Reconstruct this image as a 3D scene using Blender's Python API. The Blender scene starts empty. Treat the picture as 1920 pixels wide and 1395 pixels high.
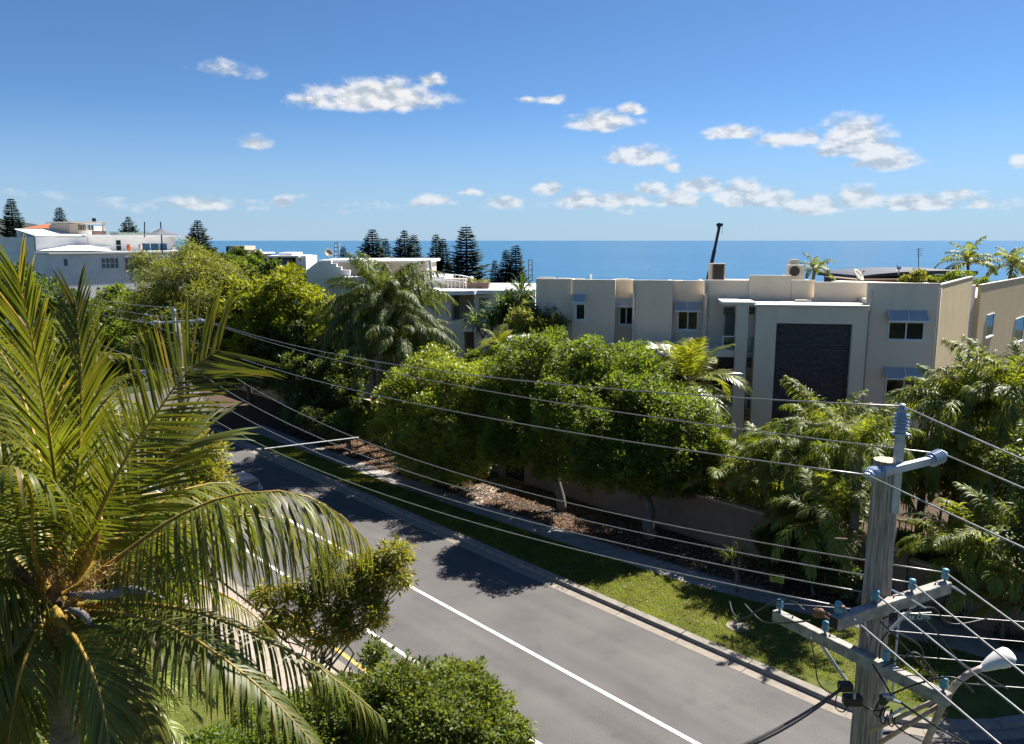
import bpy, math, random
import numpy as np
from mathutils import Vector

SC = bpy.context.scene
COL = SC.collection
R = math.radians
rng = np.random.default_rng(7)
random.seed(7)

# ------------------------------------------------------------------ camera, sky, sun, exposure
CAMH = 12.5
FPX = 1478.0                      # focal length in pixels of the 1920 wide photograph
PITCH = math.atan((450.5 - 697.5) / FPX)
cam_d = bpy.data.cameras.new('camera')
cam = bpy.data.objects.new('camera', cam_d)
COL.objects.link(cam)
cam.location = (0, 0, CAMH)
cam.rotation_euler = (math.pi / 2 + PITCH, 0, 0)
cam_d.sensor_fit = 'HORIZONTAL'
cam_d.sensor_width = 36.0
cam_d.lens = FPX / 1920 * 36
cam_d.clip_start = 0.1
cam_d.clip_end = 120000
SC.camera = cam

SUN_AZ, SUN_EL = R(46), R(49)     # azimuth measured from +Y towards +X
world = bpy.data.worlds.new('World')
SC.world = world
world.use_nodes = True
sun_d = bpy.data.lights.new('sun', 'SUN')
sun = bpy.data.objects.new('sun', sun_d)
COL.objects.link(sun)
sun_d.energy = 4.8
sun_d.angle = R(0.53)
sun_d.color = (1.0, 0.95, 0.87)
sv = Vector((math.sin(SUN_AZ) * math.cos(SUN_EL), math.cos(SUN_AZ) * math.cos(SUN_EL), math.sin(SUN_EL)))
sun.rotation_euler = sv.to_track_quat('Z', 'Y').to_euler()
SC.view_settings.view_transform = 'Standard'
SC.view_settings.look = 'None'
SC.view_settings.gamma = 1.0
SC.view_settings.use_curve_mapping = False
SC.view_settings.exposure = 1.4
SC.cycles.max_bounces = 7
SC.cycles.diffuse_bounces = 5
SC.cycles.glossy_bounces = 3
SC.cycles.transmission_bounces = 6
SC.cycles.transparent_max_bounces = 8
SC.cycles.caustics_reflective = False
SC.cycles.caustics_refractive = False
SC.cycles.use_denoising = True
SC.cycles.use_adaptive_sampling = True
SC.cycles.adaptive_threshold = 0.025
SC.cycles.sample_clamp_indirect = 6.0

# ------------------------------------------------------------------ pixel <-> world helpers
_c, _s = math.cos(PITCH), math.sin(PITCH)
def ray(px, py):
    u = (px - 960) / FPX; v = (697.5 - py) / FPX
    return np.array([u, _c - v * _s, _s + v * _c])
CAMP = np.array([0, 0, CAMH])
def at(px, py, Y):
    d = ray(px, py)
    return CAMP + d * (Y / d[1])
def atz(px, py, z):
    d = ray(px, py)
    return CAMP + d * ((z - CAMH) / d[2])
def zpx(py, Y):
    return at(960, py, Y)[2]
def norm(v):
    v = np.asarray(v, float); return v / (np.linalg.norm(v) + 1e-12)

# ------------------------------------------------------------------ sky with clouds
def build_world():
    nt = world.node_tree; N = nt.nodes; L = nt.links
    N.clear()
    out = N.new('ShaderNodeOutputWorld'); bg = N.new('ShaderNodeBackground')
    bg.inputs['Strength'].default_value = 0.056
    L.new(bg.outputs[0], out.inputs[0])
    sky = N.new('ShaderNodeTexSky'); sky.sky_type = 'NISHITA'; sky.sun_disc = False
    sky.sun_elevation = SUN_EL; sky.sun_rotation = SUN_AZ
    sky.altitude = 30; sky.air_density = 0.7; sky.dust_density = 0.1; sky.ozone_density = 7.0
    def math_(op, a, b=None, c=None, clamp=False):
        n = N.new('ShaderNodeMath'); n.operation = op; n.use_clamp = clamp
        for i, x in enumerate((a, b, c)):
            if x is None: continue
            if isinstance(x, (int, float)): n.inputs[i].default_value = x
            else: L.new(x, n.inputs[i])
        return n.outputs[0]
    def vm(op, a, b=None, c=None):
        n = N.new('ShaderNodeVectorMath'); n.operation = op
        for i, x in enumerate((a, b, c)):
            if x is None: continue
            if isinstance(x, tuple): n.inputs[i].default_value = x
            else: L.new(x, n.inputs[i])
        return n.outputs['Value'] if op == 'LENGTH' else n.outputs[0]
    tc = N.new('ShaderNodeTexCoord')
    sep = N.new('ShaderNodeSeparateXYZ'); L.new(tc.outputs['Generated'], sep.inputs[0])
    az = math_('ARCTAN2', sep.outputs[0], sep.outputs[1])
    el = math_('ARCSINE', sep.outputs[2])
    cb = N.new('ShaderNodeCombineXYZ'); L.new(az, cb.inputs[0]); L.new(el, cb.inputs[1])
    P = cb.outputs[0]
    # warp gives the ragged outlines
    nz = N.new('ShaderNodeTexNoise'); nz.inputs['Scale'].default_value = 26; nz.inputs['Detail'].default_value = 3
    L.new(P, nz.inputs['Vector'])
    w = vm('MULTIPLY_ADD', nz.outputs['Color'], (0.022, 0.012, 0), (-0.011, -0.006, 0))
    PW = vm('ADD', P, w)
    clouds = [(430,134,61,19,0.60),(475,270,27,16,1.05),(705,188,118,33,1.20),(600,190,55,13,0.80),(808,151,31,10,0.80),
      (985,187,21,7,0.80),(1037,186,27,8,0.85),(1128,233,59,24,1.15),(1187,208,25,14,1.00),
      (1195,298,59,24,1.20),(1262,312,19,10,0.95),(1370,254,48,16,1.10),(1462,262,47,13,1.05),(1508,259,23,16,1.00),
      (1598,270,55,44,1.35),(1558,284,36,20,1.20),(1664,306,48,24,1.25),(1634,286,38,31,1.30),(1612,309,19,8,0.90),
      (1918,303,16,12,1.05),
      (1025,353,26,13,1.32),(1085,381,49,20,1.27),(1165,381,58,18,1.17),(1225,355,29,17,1.27),(1265,378,47,22,1.17),(1312,351,38,17,1.42),
      (1385,370,42,30,1.47),(1440,377,51,24,1.27),(1525,391,51,22,1.27),(1615,378,35,26,1.32),
      (1725,386,58,19,1.32),(1797,366,22,9,1.22),(1840,384,24,15,1.07),(950,380,35,13,1.07),(370,386,53,17,1.09),(530,384,26,14,0.97),
      (880,362,22,7,0.97),(810,380,47,14,0.97),]
    M = None
    for (px, py, wx, hy, dens) in clouds:
        d = norm(ray(px, py)); a0 = math.atan2(d[0], d[1]); e0 = math.asin(d[2])
        sx = FPX / wx * 0.72; sy = FPX / hy * 0.72
        q = vm('MULTIPLY_ADD', PW, (sx, sy, 0), (-a0 * sx, -e0 * sy, 0))
        if hy >= 14: q = vm('MAXIMUM', q, vm('MULTIPLY', q, (-1.0, -2.0, 0)))
        f = math_('MULTIPLY_ADD', vm('LENGTH', q), -dens, dens)
        M = f if M is None else math_('MAXIMUM', M, f)
    M = math_('MAXIMUM', M, -1.0)
    # a thin broken row of fair weather cloud above the horizon, all the way round
    def noise(vec, scale, detail, rough=.6):
        n = N.new('ShaderNodeTexNoise'); n.inputs['Scale'].default_value = scale
        n.inputs['Detail'].default_value = detail; n.inputs['Roughness'].default_value = rough
        L.new(vec, n.inputs['Vector']); return n.outputs['Fac']
    ST = vm('MULTIPLY', P, (1.0, 1.7, 1))
    n1 = noise(ST, 40, 5, .54)
    n2 = noise(vm('ADD', ST, (0.005, 0.013, 0)), 40, 3.5, .54)
    row = math_('MULTIPLY', math_('ABSOLUTE', math_('SUBTRACT', el, 0.042)), -28)
    nrow = noise(vm('MULTIPLY', P, (1, 2.6, 1)), 16, 2)
    Mr = math_('ADD', math_('ADD', row, 0.26), math_('MULTIPLY', math_('SUBTRACT', nrow, .5), 1.3))
    Mr = math_('MINIMUM', Mr, 0.26)
    M2 = math_('MAXIMUM', M, Mr)
    dens = math_('ADD', M2, math_('MULTIPLY', math_('SUBTRACT', n1, 0.5), 1.15))
    mr = N.new('ShaderNodeMapRange'); mr.interpolation_type = 'SMOOTHSTEP'
    mr.inputs['From Min'].default_value = 0.1; mr.inputs['From Max'].default_value = 0.72
    L.new(dens, mr.inputs['Value'])
    alpha = mr.outputs[0]
    lit = math_('ADD', math_('MULTIPLY', math_('SUBTRACT', n1, n2), 4.5), 0.62, clamp=True)
    ramp = N.new('ShaderNodeMix'); ramp.data_type = 'RGBA'
    ramp.inputs[6].default_value = (3.3, 3.8, 4.4, 1); ramp.inputs[7].default_value = (6.2, 6.2, 6.25, 1)
    L.new(lit, ramp.inputs[0])
    # low clouds are veiled by the air in front of them
    veil = N.new('ShaderNodeMapRange'); veil.inputs['From Min'].default_value = 0.0; veil.inputs['From Max'].default_value = 0.16
    veil.inputs['To Min'].default_value = 0.62; veil.inputs['To Max'].default_value = 0.97
    L.new(el, veil.inputs['Value'])
    a2 = math_('MULTIPLY', alpha, veil.outputs[0])
    hs = N.new('ShaderNodeMix'); hs.data_type = 'RGBA'; hs.blend_type = 'MULTIPLY'; hs.inputs[0].default_value = 1
    hs.inputs[7].default_value = (.65, .78, .83, 1)
    L.new(sky.outputs[0], hs.inputs[6])
    # sea haze low over the horizon
    hz = N.new('ShaderNodeMapRange'); hz.interpolation_type = 'SMOOTHSTEP'
    hz.inputs['From Min'].default_value = -0.02; hz.inputs['From Max'].default_value = 0.17
    hz.inputs['To Min'].default_value = 0.85; hz.inputs['To Max'].default_value = 0.0
    L.new(el, hz.inputs['Value'])
    hm = N.new('ShaderNodeMix'); hm.data_type = 'RGBA'; hm.inputs[7].default_value = (2.75, 3.85, 5.1, 1)
    L.new(hz.outputs[0], hm.inputs[0]); L.new(hs.outputs[2], hm.inputs[6])
    mx = N.new('ShaderNodeMix'); mx.data_type = 'RGBA'
    L.new(a2, mx.inputs[0]); L.new(hm.outputs[2], mx.inputs[6]); L.new(ramp.outputs[2], mx.inputs[7])
    L.new(mx.outputs[2], bg.inputs['Color'])
build_world()
world.cycles.sampling_method = 'MANUAL'
world.cycles.sample_map_resolution = 256

# ------------------------------------------------------------------ materials
def nmat(name):
    m = bpy.data.materials.new(name); m.use_nodes = True
    return m, m.node_tree.nodes, m.node_tree.links, m.node_tree.nodes['Principled BSDF']
def surf(name, a, b=None, scale=6.0, rough=.8, bump=0.0, bscale=40.0, spec=.3, metal=0.0, detail=6, coords='Object', stretch=None, lo=.35, hi=.65, dirt=None):
    m, N, L, P = nmat(name)
    b = b or tuple(c * .8 for c in a)
    tc = N.new('ShaderNodeTexCoord'); vec = tc.outputs[coords]
    if stretch:
        mp = N.new('ShaderNodeMapping'); mp.inputs['Scale'].default_value = stretch
        L.new(vec, mp.inputs[0]); vec = mp.outputs[0]
    nz = N.new('ShaderNodeTexNoise'); nz.inputs['Scale'].default_value = scale; nz.inputs['Detail'].default_value = detail
    nz.inputs['Roughness'].default_value = .62
    L.new(vec, nz.inputs['Vector'])
    cr = N.new('ShaderNodeValToRGB')
    cr.color_ramp.elements[0].position = lo; cr.color_ramp.elements[0].color = (*b, 1)
    cr.color_ramp.elements[1].position = hi; cr.color_ramp.elements[1].color = (*a, 1)
    L.new(nz.outputs['Fac'], cr.inputs[0])
    col = cr.outputs[0]
    if dirt:
        n3 = N.new('ShaderNodeTexNoise'); n3.inputs['Scale'].default_value = dirt[1]; n3.inputs['Detail'].default_value = 8
        L.new(vec, n3.inputs['Vector'])
        r3 = N.new('ShaderNodeMapRange'); r3.inputs['From Min'].default_value = dirt[3] if len(dirt) > 3 else .5; r3.inputs['From Max'].default_value = .75
        r3.inputs['To Max'].default_value = dirt[2]
        L.new(n3.outputs['Fac'], r3.inputs['Value'])
        mx = N.new('ShaderNodeMix'); mx.data_type = 'RGBA'; mx.inputs[7].default_value = (*dirt[0], 1)
        L.new(r3.outputs[0], mx.inputs[0]); L.new(col, mx.inputs[6]); col = mx.outputs[2]
    L.new(col, P.inputs['Base Color'])
    P.inputs['Roughness'].default_value = rough; P.inputs['Specular IOR Level'].default_value = spec
    P.inputs['Metallic'].default_value = metal
    if bump:
        n2 = N.new('ShaderNodeTexNoise'); n2.inputs['Scale'].default_value = bscale; n2.inputs['Detail'].default_value = 5
        L.new(vec, n2.inputs['Vector'])
        bp = N.new('ShaderNodeBump'); bp.inputs['Strength'].default_value = bump; bp.inputs['Distance'].default_value = .03
        L.new(n2.outputs['Fac'], bp.inputs['Height']); L.new(bp.outputs[0], P.inputs['Normal'])
    return m
def foliage(name, cols, trans=.4, rough=.42, spec=.5, tcol=None):
    """leaf material: colour varies leaf by leaf, thin leaves let light through"""
    m, N, L, P = nmat(name)
    geo = N.new('ShaderNodeNewGeometry')
    cr = N.new('ShaderNodeValToRGB'); el = cr.color_ramp.elements
    n = len(cols)
    el[0].position = 0; el[0].color = (*cols[0], 1); el[1].position = 1; el[1].color = (*cols[-1], 1)
    for i in range(1, n - 1):
        e = el.new(i / (n - 1)); e.color = (*cols[i], 1)
    L.new(geo.outputs['Random Per Island'], cr.inputs[0])
    tc = N.new('ShaderNodeTexCoord'); nz = N.new('ShaderNodeTexNoise'); nz.inputs['Scale'].default_value = .9; nz.inputs['Detail'].default_value = 2
    L.new(tc.outputs['Object'], nz.inputs['Vector'])
    mr = N.new('ShaderNodeMapRange'); mr.inputs['From Min'].default_value = .3; mr.inputs['From Max'].default_value = .7
    mr.inputs['To Min'].default_value = .72; mr.inputs['To Max'].default_value = 1.35; L.new(nz.outputs['Fac'], mr.inputs['Value'])
    vs = N.new('ShaderNodeVectorMath'); vs.operation = 'SCALE'; L.new(cr.outputs[0], vs.inputs[0]); L.new(mr.outputs[0], vs.inputs['Scale'])
    L.new(vs.outputs[0], P.inputs['Base Color'])
    P.inputs['Roughness'].default_value = rough; P.inputs['Specular IOR Level'].default_value = spec
    tr = N.new('ShaderNodeBsdfTranslucent')
    mt = N.new('ShaderNodeMix'); mt.data_type = 'RGBA'; mt.blend_type = 'MULTIPLY'; mt.inputs[0].default_value = 1
    L.new(vs.outputs[0], mt.inputs[6]); mt.inputs[7].default_value = (*(tcol or (2.5, 2.2, .7)), 1)
    L.new(mt.outputs[2], tr.inputs['Color'])
    ms = N.new('ShaderNodeMixShader'); ms.inputs[0].default_value = trans
    L.new(P.outputs[0], ms.inputs[1]); L.new(tr.outputs[0], ms.inputs[2])
    L.new(ms.outputs[0], N['Material Output'].inputs['Surface'])
    return m
def glass(name, col, rough=.05, spec=.6):
    m, N, L, P = nmat(name)
    P.inputs['Base Color'].default_value = (*col, 1); P.inputs['Roughness'].default_value = rough
    P.inputs['Specular IOR Level'].default_value = spec
    return m
def clear_glass(name, tint=(.75, .88, .88)):
    m, N, L, P = nmat(name)
    tr = N.new('ShaderNodeBsdfTransparent'); tr.inputs[0].default_value = (*tint, 1)
    gl = N.new('ShaderNodeBsdfGlossy'); gl.inputs['Roughness'].default_value = .03
    fr = N.new('ShaderNodeFresnel'); fr.inputs[0].default_value = 1.5
    ms = N.new('ShaderNodeMixShader')
    L.new(fr.outputs[0], ms.inputs[0]); L.new(tr.outputs[0], ms.inputs[1]); L.new(gl.outputs[0], ms.inputs[2])
    L.new(ms.outputs[0], N['Material Output'].inputs['Surface'])
    return m

M = {}
def asphalt_mat():
    m, N, L, P = nmat('asphalt')
    tc = N.new('ShaderNodeTexCoord')
    def nz(scale, detail, st=(1, 1, 1), rot=0.0):
        mp = N.new('ShaderNodeMapping'); mp.inputs['Scale'].default_value = st; mp.vector_type = 'TEXTURE' if False else 'POINT'
        rt = N.new('ShaderNodeVectorRotate'); rt.rotation_type = 'Z_AXIS'; rt.inputs['Angle'].default_value = rot
        L.new(tc.outputs['Object'], rt.inputs['Vector']); L.new(rt.outputs[0], mp.inputs[0])
        n = N.new('ShaderNodeTexNoise'); n.inputs['Scale'].default_value = scale; n.inputs['Detail'].default_value = detail
        L.new(mp.outputs[0], n.inputs['Vector']); return n.outputs['Fac']
    ra = math.atan2(.737, -.676)
    def mapr(v, a, b, lo, hi):
        r = N.new('ShaderNodeMapRange'); r.inputs['From Min'].default_value = a; r.inputs['From Max'].default_value = b
        r.inputs['To Min'].default_value = lo; r.inputs['To Max'].default_value = hi; L.new(v, r.inputs['Value']); return r.outputs[0]
    def mul(a, b):
        n = N.new('ShaderNodeMath'); n.operation = 'MULTIPLY'; L.new(a, n.inputs[0]); L.new(b, n.inputs[1]); return n.outputs[0]
    streak = mapr(nz(1.3, 3, (.05, 1, 1), -ra), .3, .7, .86, 1.12)      # wheel tracks along the street
    blot = mapr(nz(.45, 5), .3, .7, .86, 1.12)
    grain = mapr(nz(38, 3), .3, .7, .62, 1.38)
    spots = mapr(nz(1.4, 9), .56, .74, 1.0, .84)
    f = mul(mul(streak, blot), mul(grain, spots))
    cb = N.new('ShaderNodeVectorMath'); cb.operation = 'SCALE'; cb.inputs[0].default_value = (.100, .0935, .0905); L.new(f, cb.inputs['Scale'])
    L.new(cb.outputs[0], P.inputs['Base Color'])
    P.inputs['Roughness'].default_value = .85; P.inputs['Specular IOR Level'].default_value = .3
    bp = N.new('ShaderNodeBump'); bp.inputs['Strength'].default_value = .5; bp.inputs['Distance'].default_value = .01
    L.new(nz(120, 3), bp.inputs['Height']); L.new(bp.outputs[0], P.inputs['Normal'])
    return m
M['asphalt'] = asphalt_mat()
M['line'] = surf('white_line', (.78,.77,.74), (.6,.59,.56), 9, .7, dirt=((.2,.19,.185), 14, .85, .44))
M['yellow_line'] = surf('yellow_line', (.62,.38,.08), (.45,.29,.09), 7, .7, dirt=((.25,.22,.17), 12, .7))
M['kerb'] = surf('kerb_concrete', (.27,.245,.21), (.20,.18,.155), 3.5, .9, .3, 60, .25, dirt=((.13,.11,.09), 2.2, .7))
M['channel'] = surf('channel_concrete', (.27,.235,.19), (.21,.18,.15), 3.0, .9, .2, 60, .25, dirt=((.2,.17,.14), 2.5, .6))
M['path'] = surf('path_concrete', (.33,.305,.28), (.25,.23,.21), 2.2, .9, .2, 50, .25, dirt=((.2,.17,.14), 3, .5))
M['drive'] = surf('driveway', (.36,.305,.25), (.28,.235,.19), 1.6, .9, .2, 60, .25)
M['soil'] = surf('soil', (.10,.068,.045), (.05,.033,.022), 5, .95, .6, 25, .15)
M['turf'] = surf('turf', (.10,.115,.026), (.06,.078,.018), 1.5, .95, .6, 60, .1, dirt=((.16,.13,.06), 2.2, .6))
M['terrain'] = surf('terrain', (.05,.065,.022), (.03,.04,.015), .12, .95, .5, 3, .1)
M['sand'] = surf('sand', (.5,.42,.3), None, 1, .95)
def sea_mat():
    m, N, L, P = nmat('sea_water')
    tc = N.new('ShaderNodeTexCoord')
    mp = N.new('ShaderNodeMapping'); mp.inputs['Scale'].default_value = (.0012, .0045, 1)
    L.new(tc.outputs['Object'], mp.inputs[0])
    nz = N.new('ShaderNodeTexNoise'); nz.inputs['Scale'].default_value = 1.2; nz.inputs['Detail'].default_value = 9; nz.inputs['Roughness'].default_value = .65
    L.new(mp.outputs[0], nz.inputs['Vector'])
    cr = N.new('ShaderNodeValToRGB')
    cr.color_ramp.elements[0].position = .35; cr.color_ramp.elements[0].color = (.004,.065,.15,1)
    cr.color_ramp.elements[1].position = .68; cr.color_ramp.elements[1].color = (.016,.115,.215,1)
    mpf = N.new('ShaderNodeMapping'); mpf.inputs['Scale'].default_value = (.012, .05, 1); L.new(tc.outputs['Object'], mpf.inputs[0])
    nf = N.new('ShaderNodeTexNoise'); nf.inputs['Scale'].default_value = 1; nf.inputs['Detail'].default_value = 7; nf.inputs['Roughness'].default_value = .7
    L.new(mpf.outputs[0], nf.inputs['Vector'])
    mm = N.new('ShaderNodeMath'); mm.operation = 'MULTIPLY_ADD'; mm.inputs[1].default_value = .6; L.new(nf.outputs['Fac'], mm.inputs[0])
    m2 = N.new('ShaderNodeMath'); m2.operation = 'MULTIPLY_ADD'; m2.inputs[1].default_value = .6; m2.inputs[2].default_value = -.09; L.new(nz.outputs['Fac'], m2.inputs[0]); L.new(m2.outputs[0], mm.inputs[2])
    L.new(mm.outputs[0], cr.inputs[0]); L.new(cr.outputs[0], P.inputs['Base Color'])
    P.inputs['Roughness'].default_value = .22; P.inputs['IOR'].default_value = 1.33; P.inputs['Specular IOR Level'].default_value = .2
    bumps = None
    for sc, dist, st in ((.11, 1.0, .7), (.02, 6.0, .5)):
        mp2 = N.new('ShaderNodeMapping'); mp2.inputs['Scale'].default_value = (sc * .6, sc, 1)
        L.new(tc.outputs['Object'], mp2.inputs[0])
        n2 = N.new('ShaderNodeTexNoise'); n2.inputs['Scale'].default_value = 1; n2.inputs['Detail'].default_value = 6
        L.new(mp2.outputs[0], n2.inputs['Vector'])
        bp = N.new('ShaderNodeBump'); bp.inputs['Strength'].default_value = st; bp.inputs['Distance'].default_value = dist
        L.new(n2.outputs['Fac'], bp.inputs['Height'])
        if bumps: L.new(bumps, bp.inputs['Normal'])
        bumps = bp.outputs[0]
    L.new(bumps, P.inputs['Normal'])
    return m
M['sea'] = sea_mat()
M['stucco'] = surf('beige_stucco', (.70,.61,.48), (.64,.56,.445), .5, .92, .25, 30, .2, stretch=(1,1,.22), dirt=((.5,.44,.36), 1.1, .45))
M['stucco_cool'] = surf('grey_stucco', (.67,.62,.53), (.62,.575,.495), .5, .92, .25, 30, .2, stretch=(1,1,.22), dirt=((.48,.45,.40), 1.1, .45))
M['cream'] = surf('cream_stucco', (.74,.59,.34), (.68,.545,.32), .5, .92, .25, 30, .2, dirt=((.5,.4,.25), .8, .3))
M['cap'] = surf('parapet_cap', (.62,.58,.52), (.5,.47,.42), 1, .85)
M['stone'] = surf('dark_stone', (.085,.082,.09), (.035,.033,.038), 7, .75, .5, 20, .35)
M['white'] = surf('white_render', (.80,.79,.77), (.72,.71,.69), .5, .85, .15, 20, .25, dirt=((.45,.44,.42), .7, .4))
M['white_paint'] = surf('white_paint', (.78,.78,.77), (.7,.7,.69), 2, .6, spec=.4)
M['blue_white'] = surf('cool_white_render', (.72,.72,.71), (.66,.66,.65), .5, .88, .15, 20, .2)
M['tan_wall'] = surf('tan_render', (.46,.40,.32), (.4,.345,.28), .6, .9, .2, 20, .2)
M['roof_white'] = surf('white_roof_sheet', (.82,.82,.82), (.72,.72,.72), .8, .5, spec=.4)
M['corr'] = surf('corrugated_grey', (.33,.36,.42), (.25,.28,.33), 2, .5, spec=.4, stretch=(8,8,.3))
M['navy'] = surf('navy_roof', (.018,.022,.035), (.01,.013,.022), 1, .5, spec=.4)
M['terra'] = surf('terracotta', (.52,.17,.075), (.36,.11,.05), 5, .8)
M['brown_wall'] = surf('brown_render', (.24,.175,.132), (.185,.135,.102), .8, .95, .5, 45, .15)
M['wall_cap'] = surf('wall_cap', (.42,.33,.26), (.33,.26,.2), 2, .9)
M['pane'] = glass('window_glass', (.005,.008,.014), .04, .35)
M['pane_blue'] = glass('window_glass_blue', (.03,.09,.16), .06, .6)
M['pane_grey'] = glass('window_glass_grey', (.11,.13,.13), .2, .4)
M['clear'] = clear_glass('balustrade_glass')
M['alu'] = surf('white_aluminium', (.68,.72,.75), (.6,.64,.67), 3, .45, spec=.5)
M['awning'] = surf('blue_grey_awning', (.36,.40,.44), (.31,.35,.385), 2, .9, spec=.1)
M['louvre'] = surf('dark_louvre', (.035,.032,.035), (.022,.02,.022), 3, .6)
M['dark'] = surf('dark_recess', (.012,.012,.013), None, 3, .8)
M['black'] = surf('black_metal', (.012,.012,.014), (.02,.02,.022), 5, .5, spec=.4)
M['cable'] = surf('black_cable', (.02,.02,.024), (.012,.012,.014), 5, .45, spec=.4)
M['wire'] = surf('aluminium_wire', (.36,.355,.355), (.25,.245,.245), 20, .42, metal=.6, spec=.5)
M['galv'] = surf('galvanised_steel', (.42,.47,.54), (.30,.34,.40), 5, .5, .1, 30, .5, metal=.35)
M['pole_wood'] = surf('weathered_pole', (.56,.485,.43), (.22,.185,.16), 6, .95, 1.0, 12, .15, stretch=(9,9,.3), dirt=((.15,.13,.115), 5, .6))
M['pole_end'] = surf('pole_end_grain', (.5,.41,.31), (.38,.31,.23), 9, .9)
M['arm_wood'] = surf('grey_crossarm', (.42,.39,.35), (.24,.22,.20), 6, .9, .5, 14, .25, stretch=(1,1,1), dirt=((.13,.12,.11), 8, .6))
M['insul'] = surf('blue_grey_porcelain', (.27,.35,.47), (.22,.29,.40), 4, .28, spec=.6)
M['insul_teal'] = surf('teal_insulator', (.10,.30,.40), (.07,.22,.32), 6, .35, spec=.6)
M['rust'] = surf('rusty_fitting', (.23,.13,.08), (.12,.07,.05), 20, .8)
M['lamp_white'] = surf('lamp_shell', (.72,.70,.66), (.6,.58,.55), 4, .45, spec=.5)
M['lens'] = glass('lamp_lens', (.42,.48,.52), .12, .6)
M['pink_pipe'] = surf('bracket_pipe', (.48,.38,.33), (.33,.25,.21), 7, .6, metal=.2)
M['sign_green'] = surf('sign_green', (.012,.11,.07), (.010,.09,.055), 5, .5, spec=.4)
M['sign_white'] = surf('sign_white', (.8,.8,.78), None, 5, .5)
M['sign_yellow'] = surf('sign_yellow', (.48,.46,.08), (.42,.40,.07), 5, .5, spec=.4)
M['sign_ink'] = surf('sign_ink', (.05,.06,.02), None, 5, .6)
M['timber'] = surf('planter_timber', (.22,.15,.115), (.15,.10,.08), 5, .85)
M['dish'] = surf('dish_grey', (.33,.27,.2), (.25,.2,.15), 4, .6)
M['ac'] = surf('ac_casing', (.50,.46,.40), (.42,.39,.34), 3, .6)
M['ac_grille'] = surf('ac_grille', (.045,.045,.045), None, 6, .7)
M['crane'] = surf('crane_boom', (.022,.027,.035), (.014,.017,.024), 1, .5, spec=.4)
M['canvas'] = surf('shade_canvas', (.13,.14,.16), (.10,.11,.125), 2, .85)
M['sail'] = surf('cream_sail', (.78,.72,.62), (.7,.64,.55), 2, .8)
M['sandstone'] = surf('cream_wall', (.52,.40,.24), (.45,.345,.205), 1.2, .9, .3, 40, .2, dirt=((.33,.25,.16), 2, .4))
M['sandstone_cap'] = surf('pale_coping', (.60,.52,.43), (.5,.43,.35), 2, .9, .2, 40)
M['car'] = surf('dark_car_paint', (.015,.02,.035), (.012,.016,.028), 2, .2, spec=.7)
M['tyre'] = surf('tyre', (.015,.015,.015), None, 5, .9)
M['rim'] = surf('rim', (.4,.4,.42), None, 5, .35, metal=.8)
M['red_lens'] = glass('red_lens', (.3,.01,.01), .1)
# barks
M['palm_bark'] = surf('palm_bark', (.20,.165,.135), (.10,.08,.065), 4, .95, .8, 14, .15, stretch=(1,1,4))
M['bark'] = surf('grey_bark', (.19,.165,.14), (.09,.075,.06), 5, .95, .8, 12, .15, stretch=(2,2,.6))
M['pale_bark'] = surf('paper_bark', (.42,.36,.30), (.26,.22,.18), 5, .95, .6, 12, .15, stretch=(2,2,.5))
M['husk'] = surf('dry_husk', (.23,.16,.10), (.11,.075,.045), 6, .95, .7, 20, .15, stretch=(3,3,.5))
M['spathe'] = surf('orange_spathe', (.46,.21,.035), (.22,.085,.02), 2.5, .6, .2, 20, .3)
M['spathe_grey'] = surf('dry_grey_spathe', (.22,.20,.20), (.13,.115,.11), 4, .85, .4, 20, .2, stretch=(1,1,3))
M['rachis'] = surf('yellow_rachis', (.40,.24,.04), (.24,.17,.035), 1.4, .5, spec=.4)
M['rachis_green'] = surf('green_rachis', (.20,.19,.05), (.14,.15,.04), 1.4, .5, spec=.4)
# foliage
M['coco'] = foliage('coconut_leaflets', [(.062,.085,.012),(.085,.105,.014),(.115,.125,.017),(.055,.078,.013),(.095,.115,.016),(.07,.095,.014),(.14,.135,.02),(.075,.10,.014),(.10,.12,.016),(.06,.082,.013),(.12,.13,.018),(.24,.17,.06)], .36, .48, .4)
M['coco_dry'] = foliage('dry_coconut_leaflets', [(.24,.16,.08),(.18,.12,.06),(.30,.22,.12)], .3, .7, .2, (1.3,1.1,.8))
M['queen'] = foliage('queen_palm_leaflets', [(0.057,0.095,0.025),(0.086,0.125,0.032),(0.122,0.151,0.043),(0.051,0.079,0.025)], .36, .5, .38)
M['cane'] = foliage('cane_palm_leaflets', [(0.079,0.122,0.025),(0.122,0.165,0.029),(0.179,0.200,0.040),(0.064,0.100,0.025)], .4, .5, .38)
M['bangalow'] = foliage('bangalow_leaflets', [(0.143,0.182,0.029),(0.195,0.215,0.039),(0.111,0.156,0.026)], .42, .35, .6)
M['leaf_mid'] = foliage('fig_leaves', [(0.059,0.106,0.017),(0.087,0.137,0.019),(0.120,0.165,0.024),(0.048,0.087,0.017)], .46, .5, .4)
M['leaf_lime'] = foliage('lime_leaves', [(0.106,0.162,0.021),(0.154,0.204,0.023),(0.211,0.239,0.028),(0.084,0.134,0.019)], .4, .4, .5)
M['leaf_yellow'] = foliage('yellow_green_leaves', [(.13,.17,.014),(.18,.205,.016),(.10,.145,.013),(.21,.22,.022),(.075,.115,.012)], .42, .5, .35)
M['leaf_dark'] = foliage('dark_leaves', [(0.040,0.074,0.023),(0.057,0.095,0.027),(0.081,0.118,0.034),(0.034,0.061,0.021)], .44, .42, .5)
M['leaf_olive'] = foliage('paperbark_leaves', [(.095,.122,.030),(.125,.15,.036),(.155,.168,.045),(.075,.10,.026)], .42, .5, .35)
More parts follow.
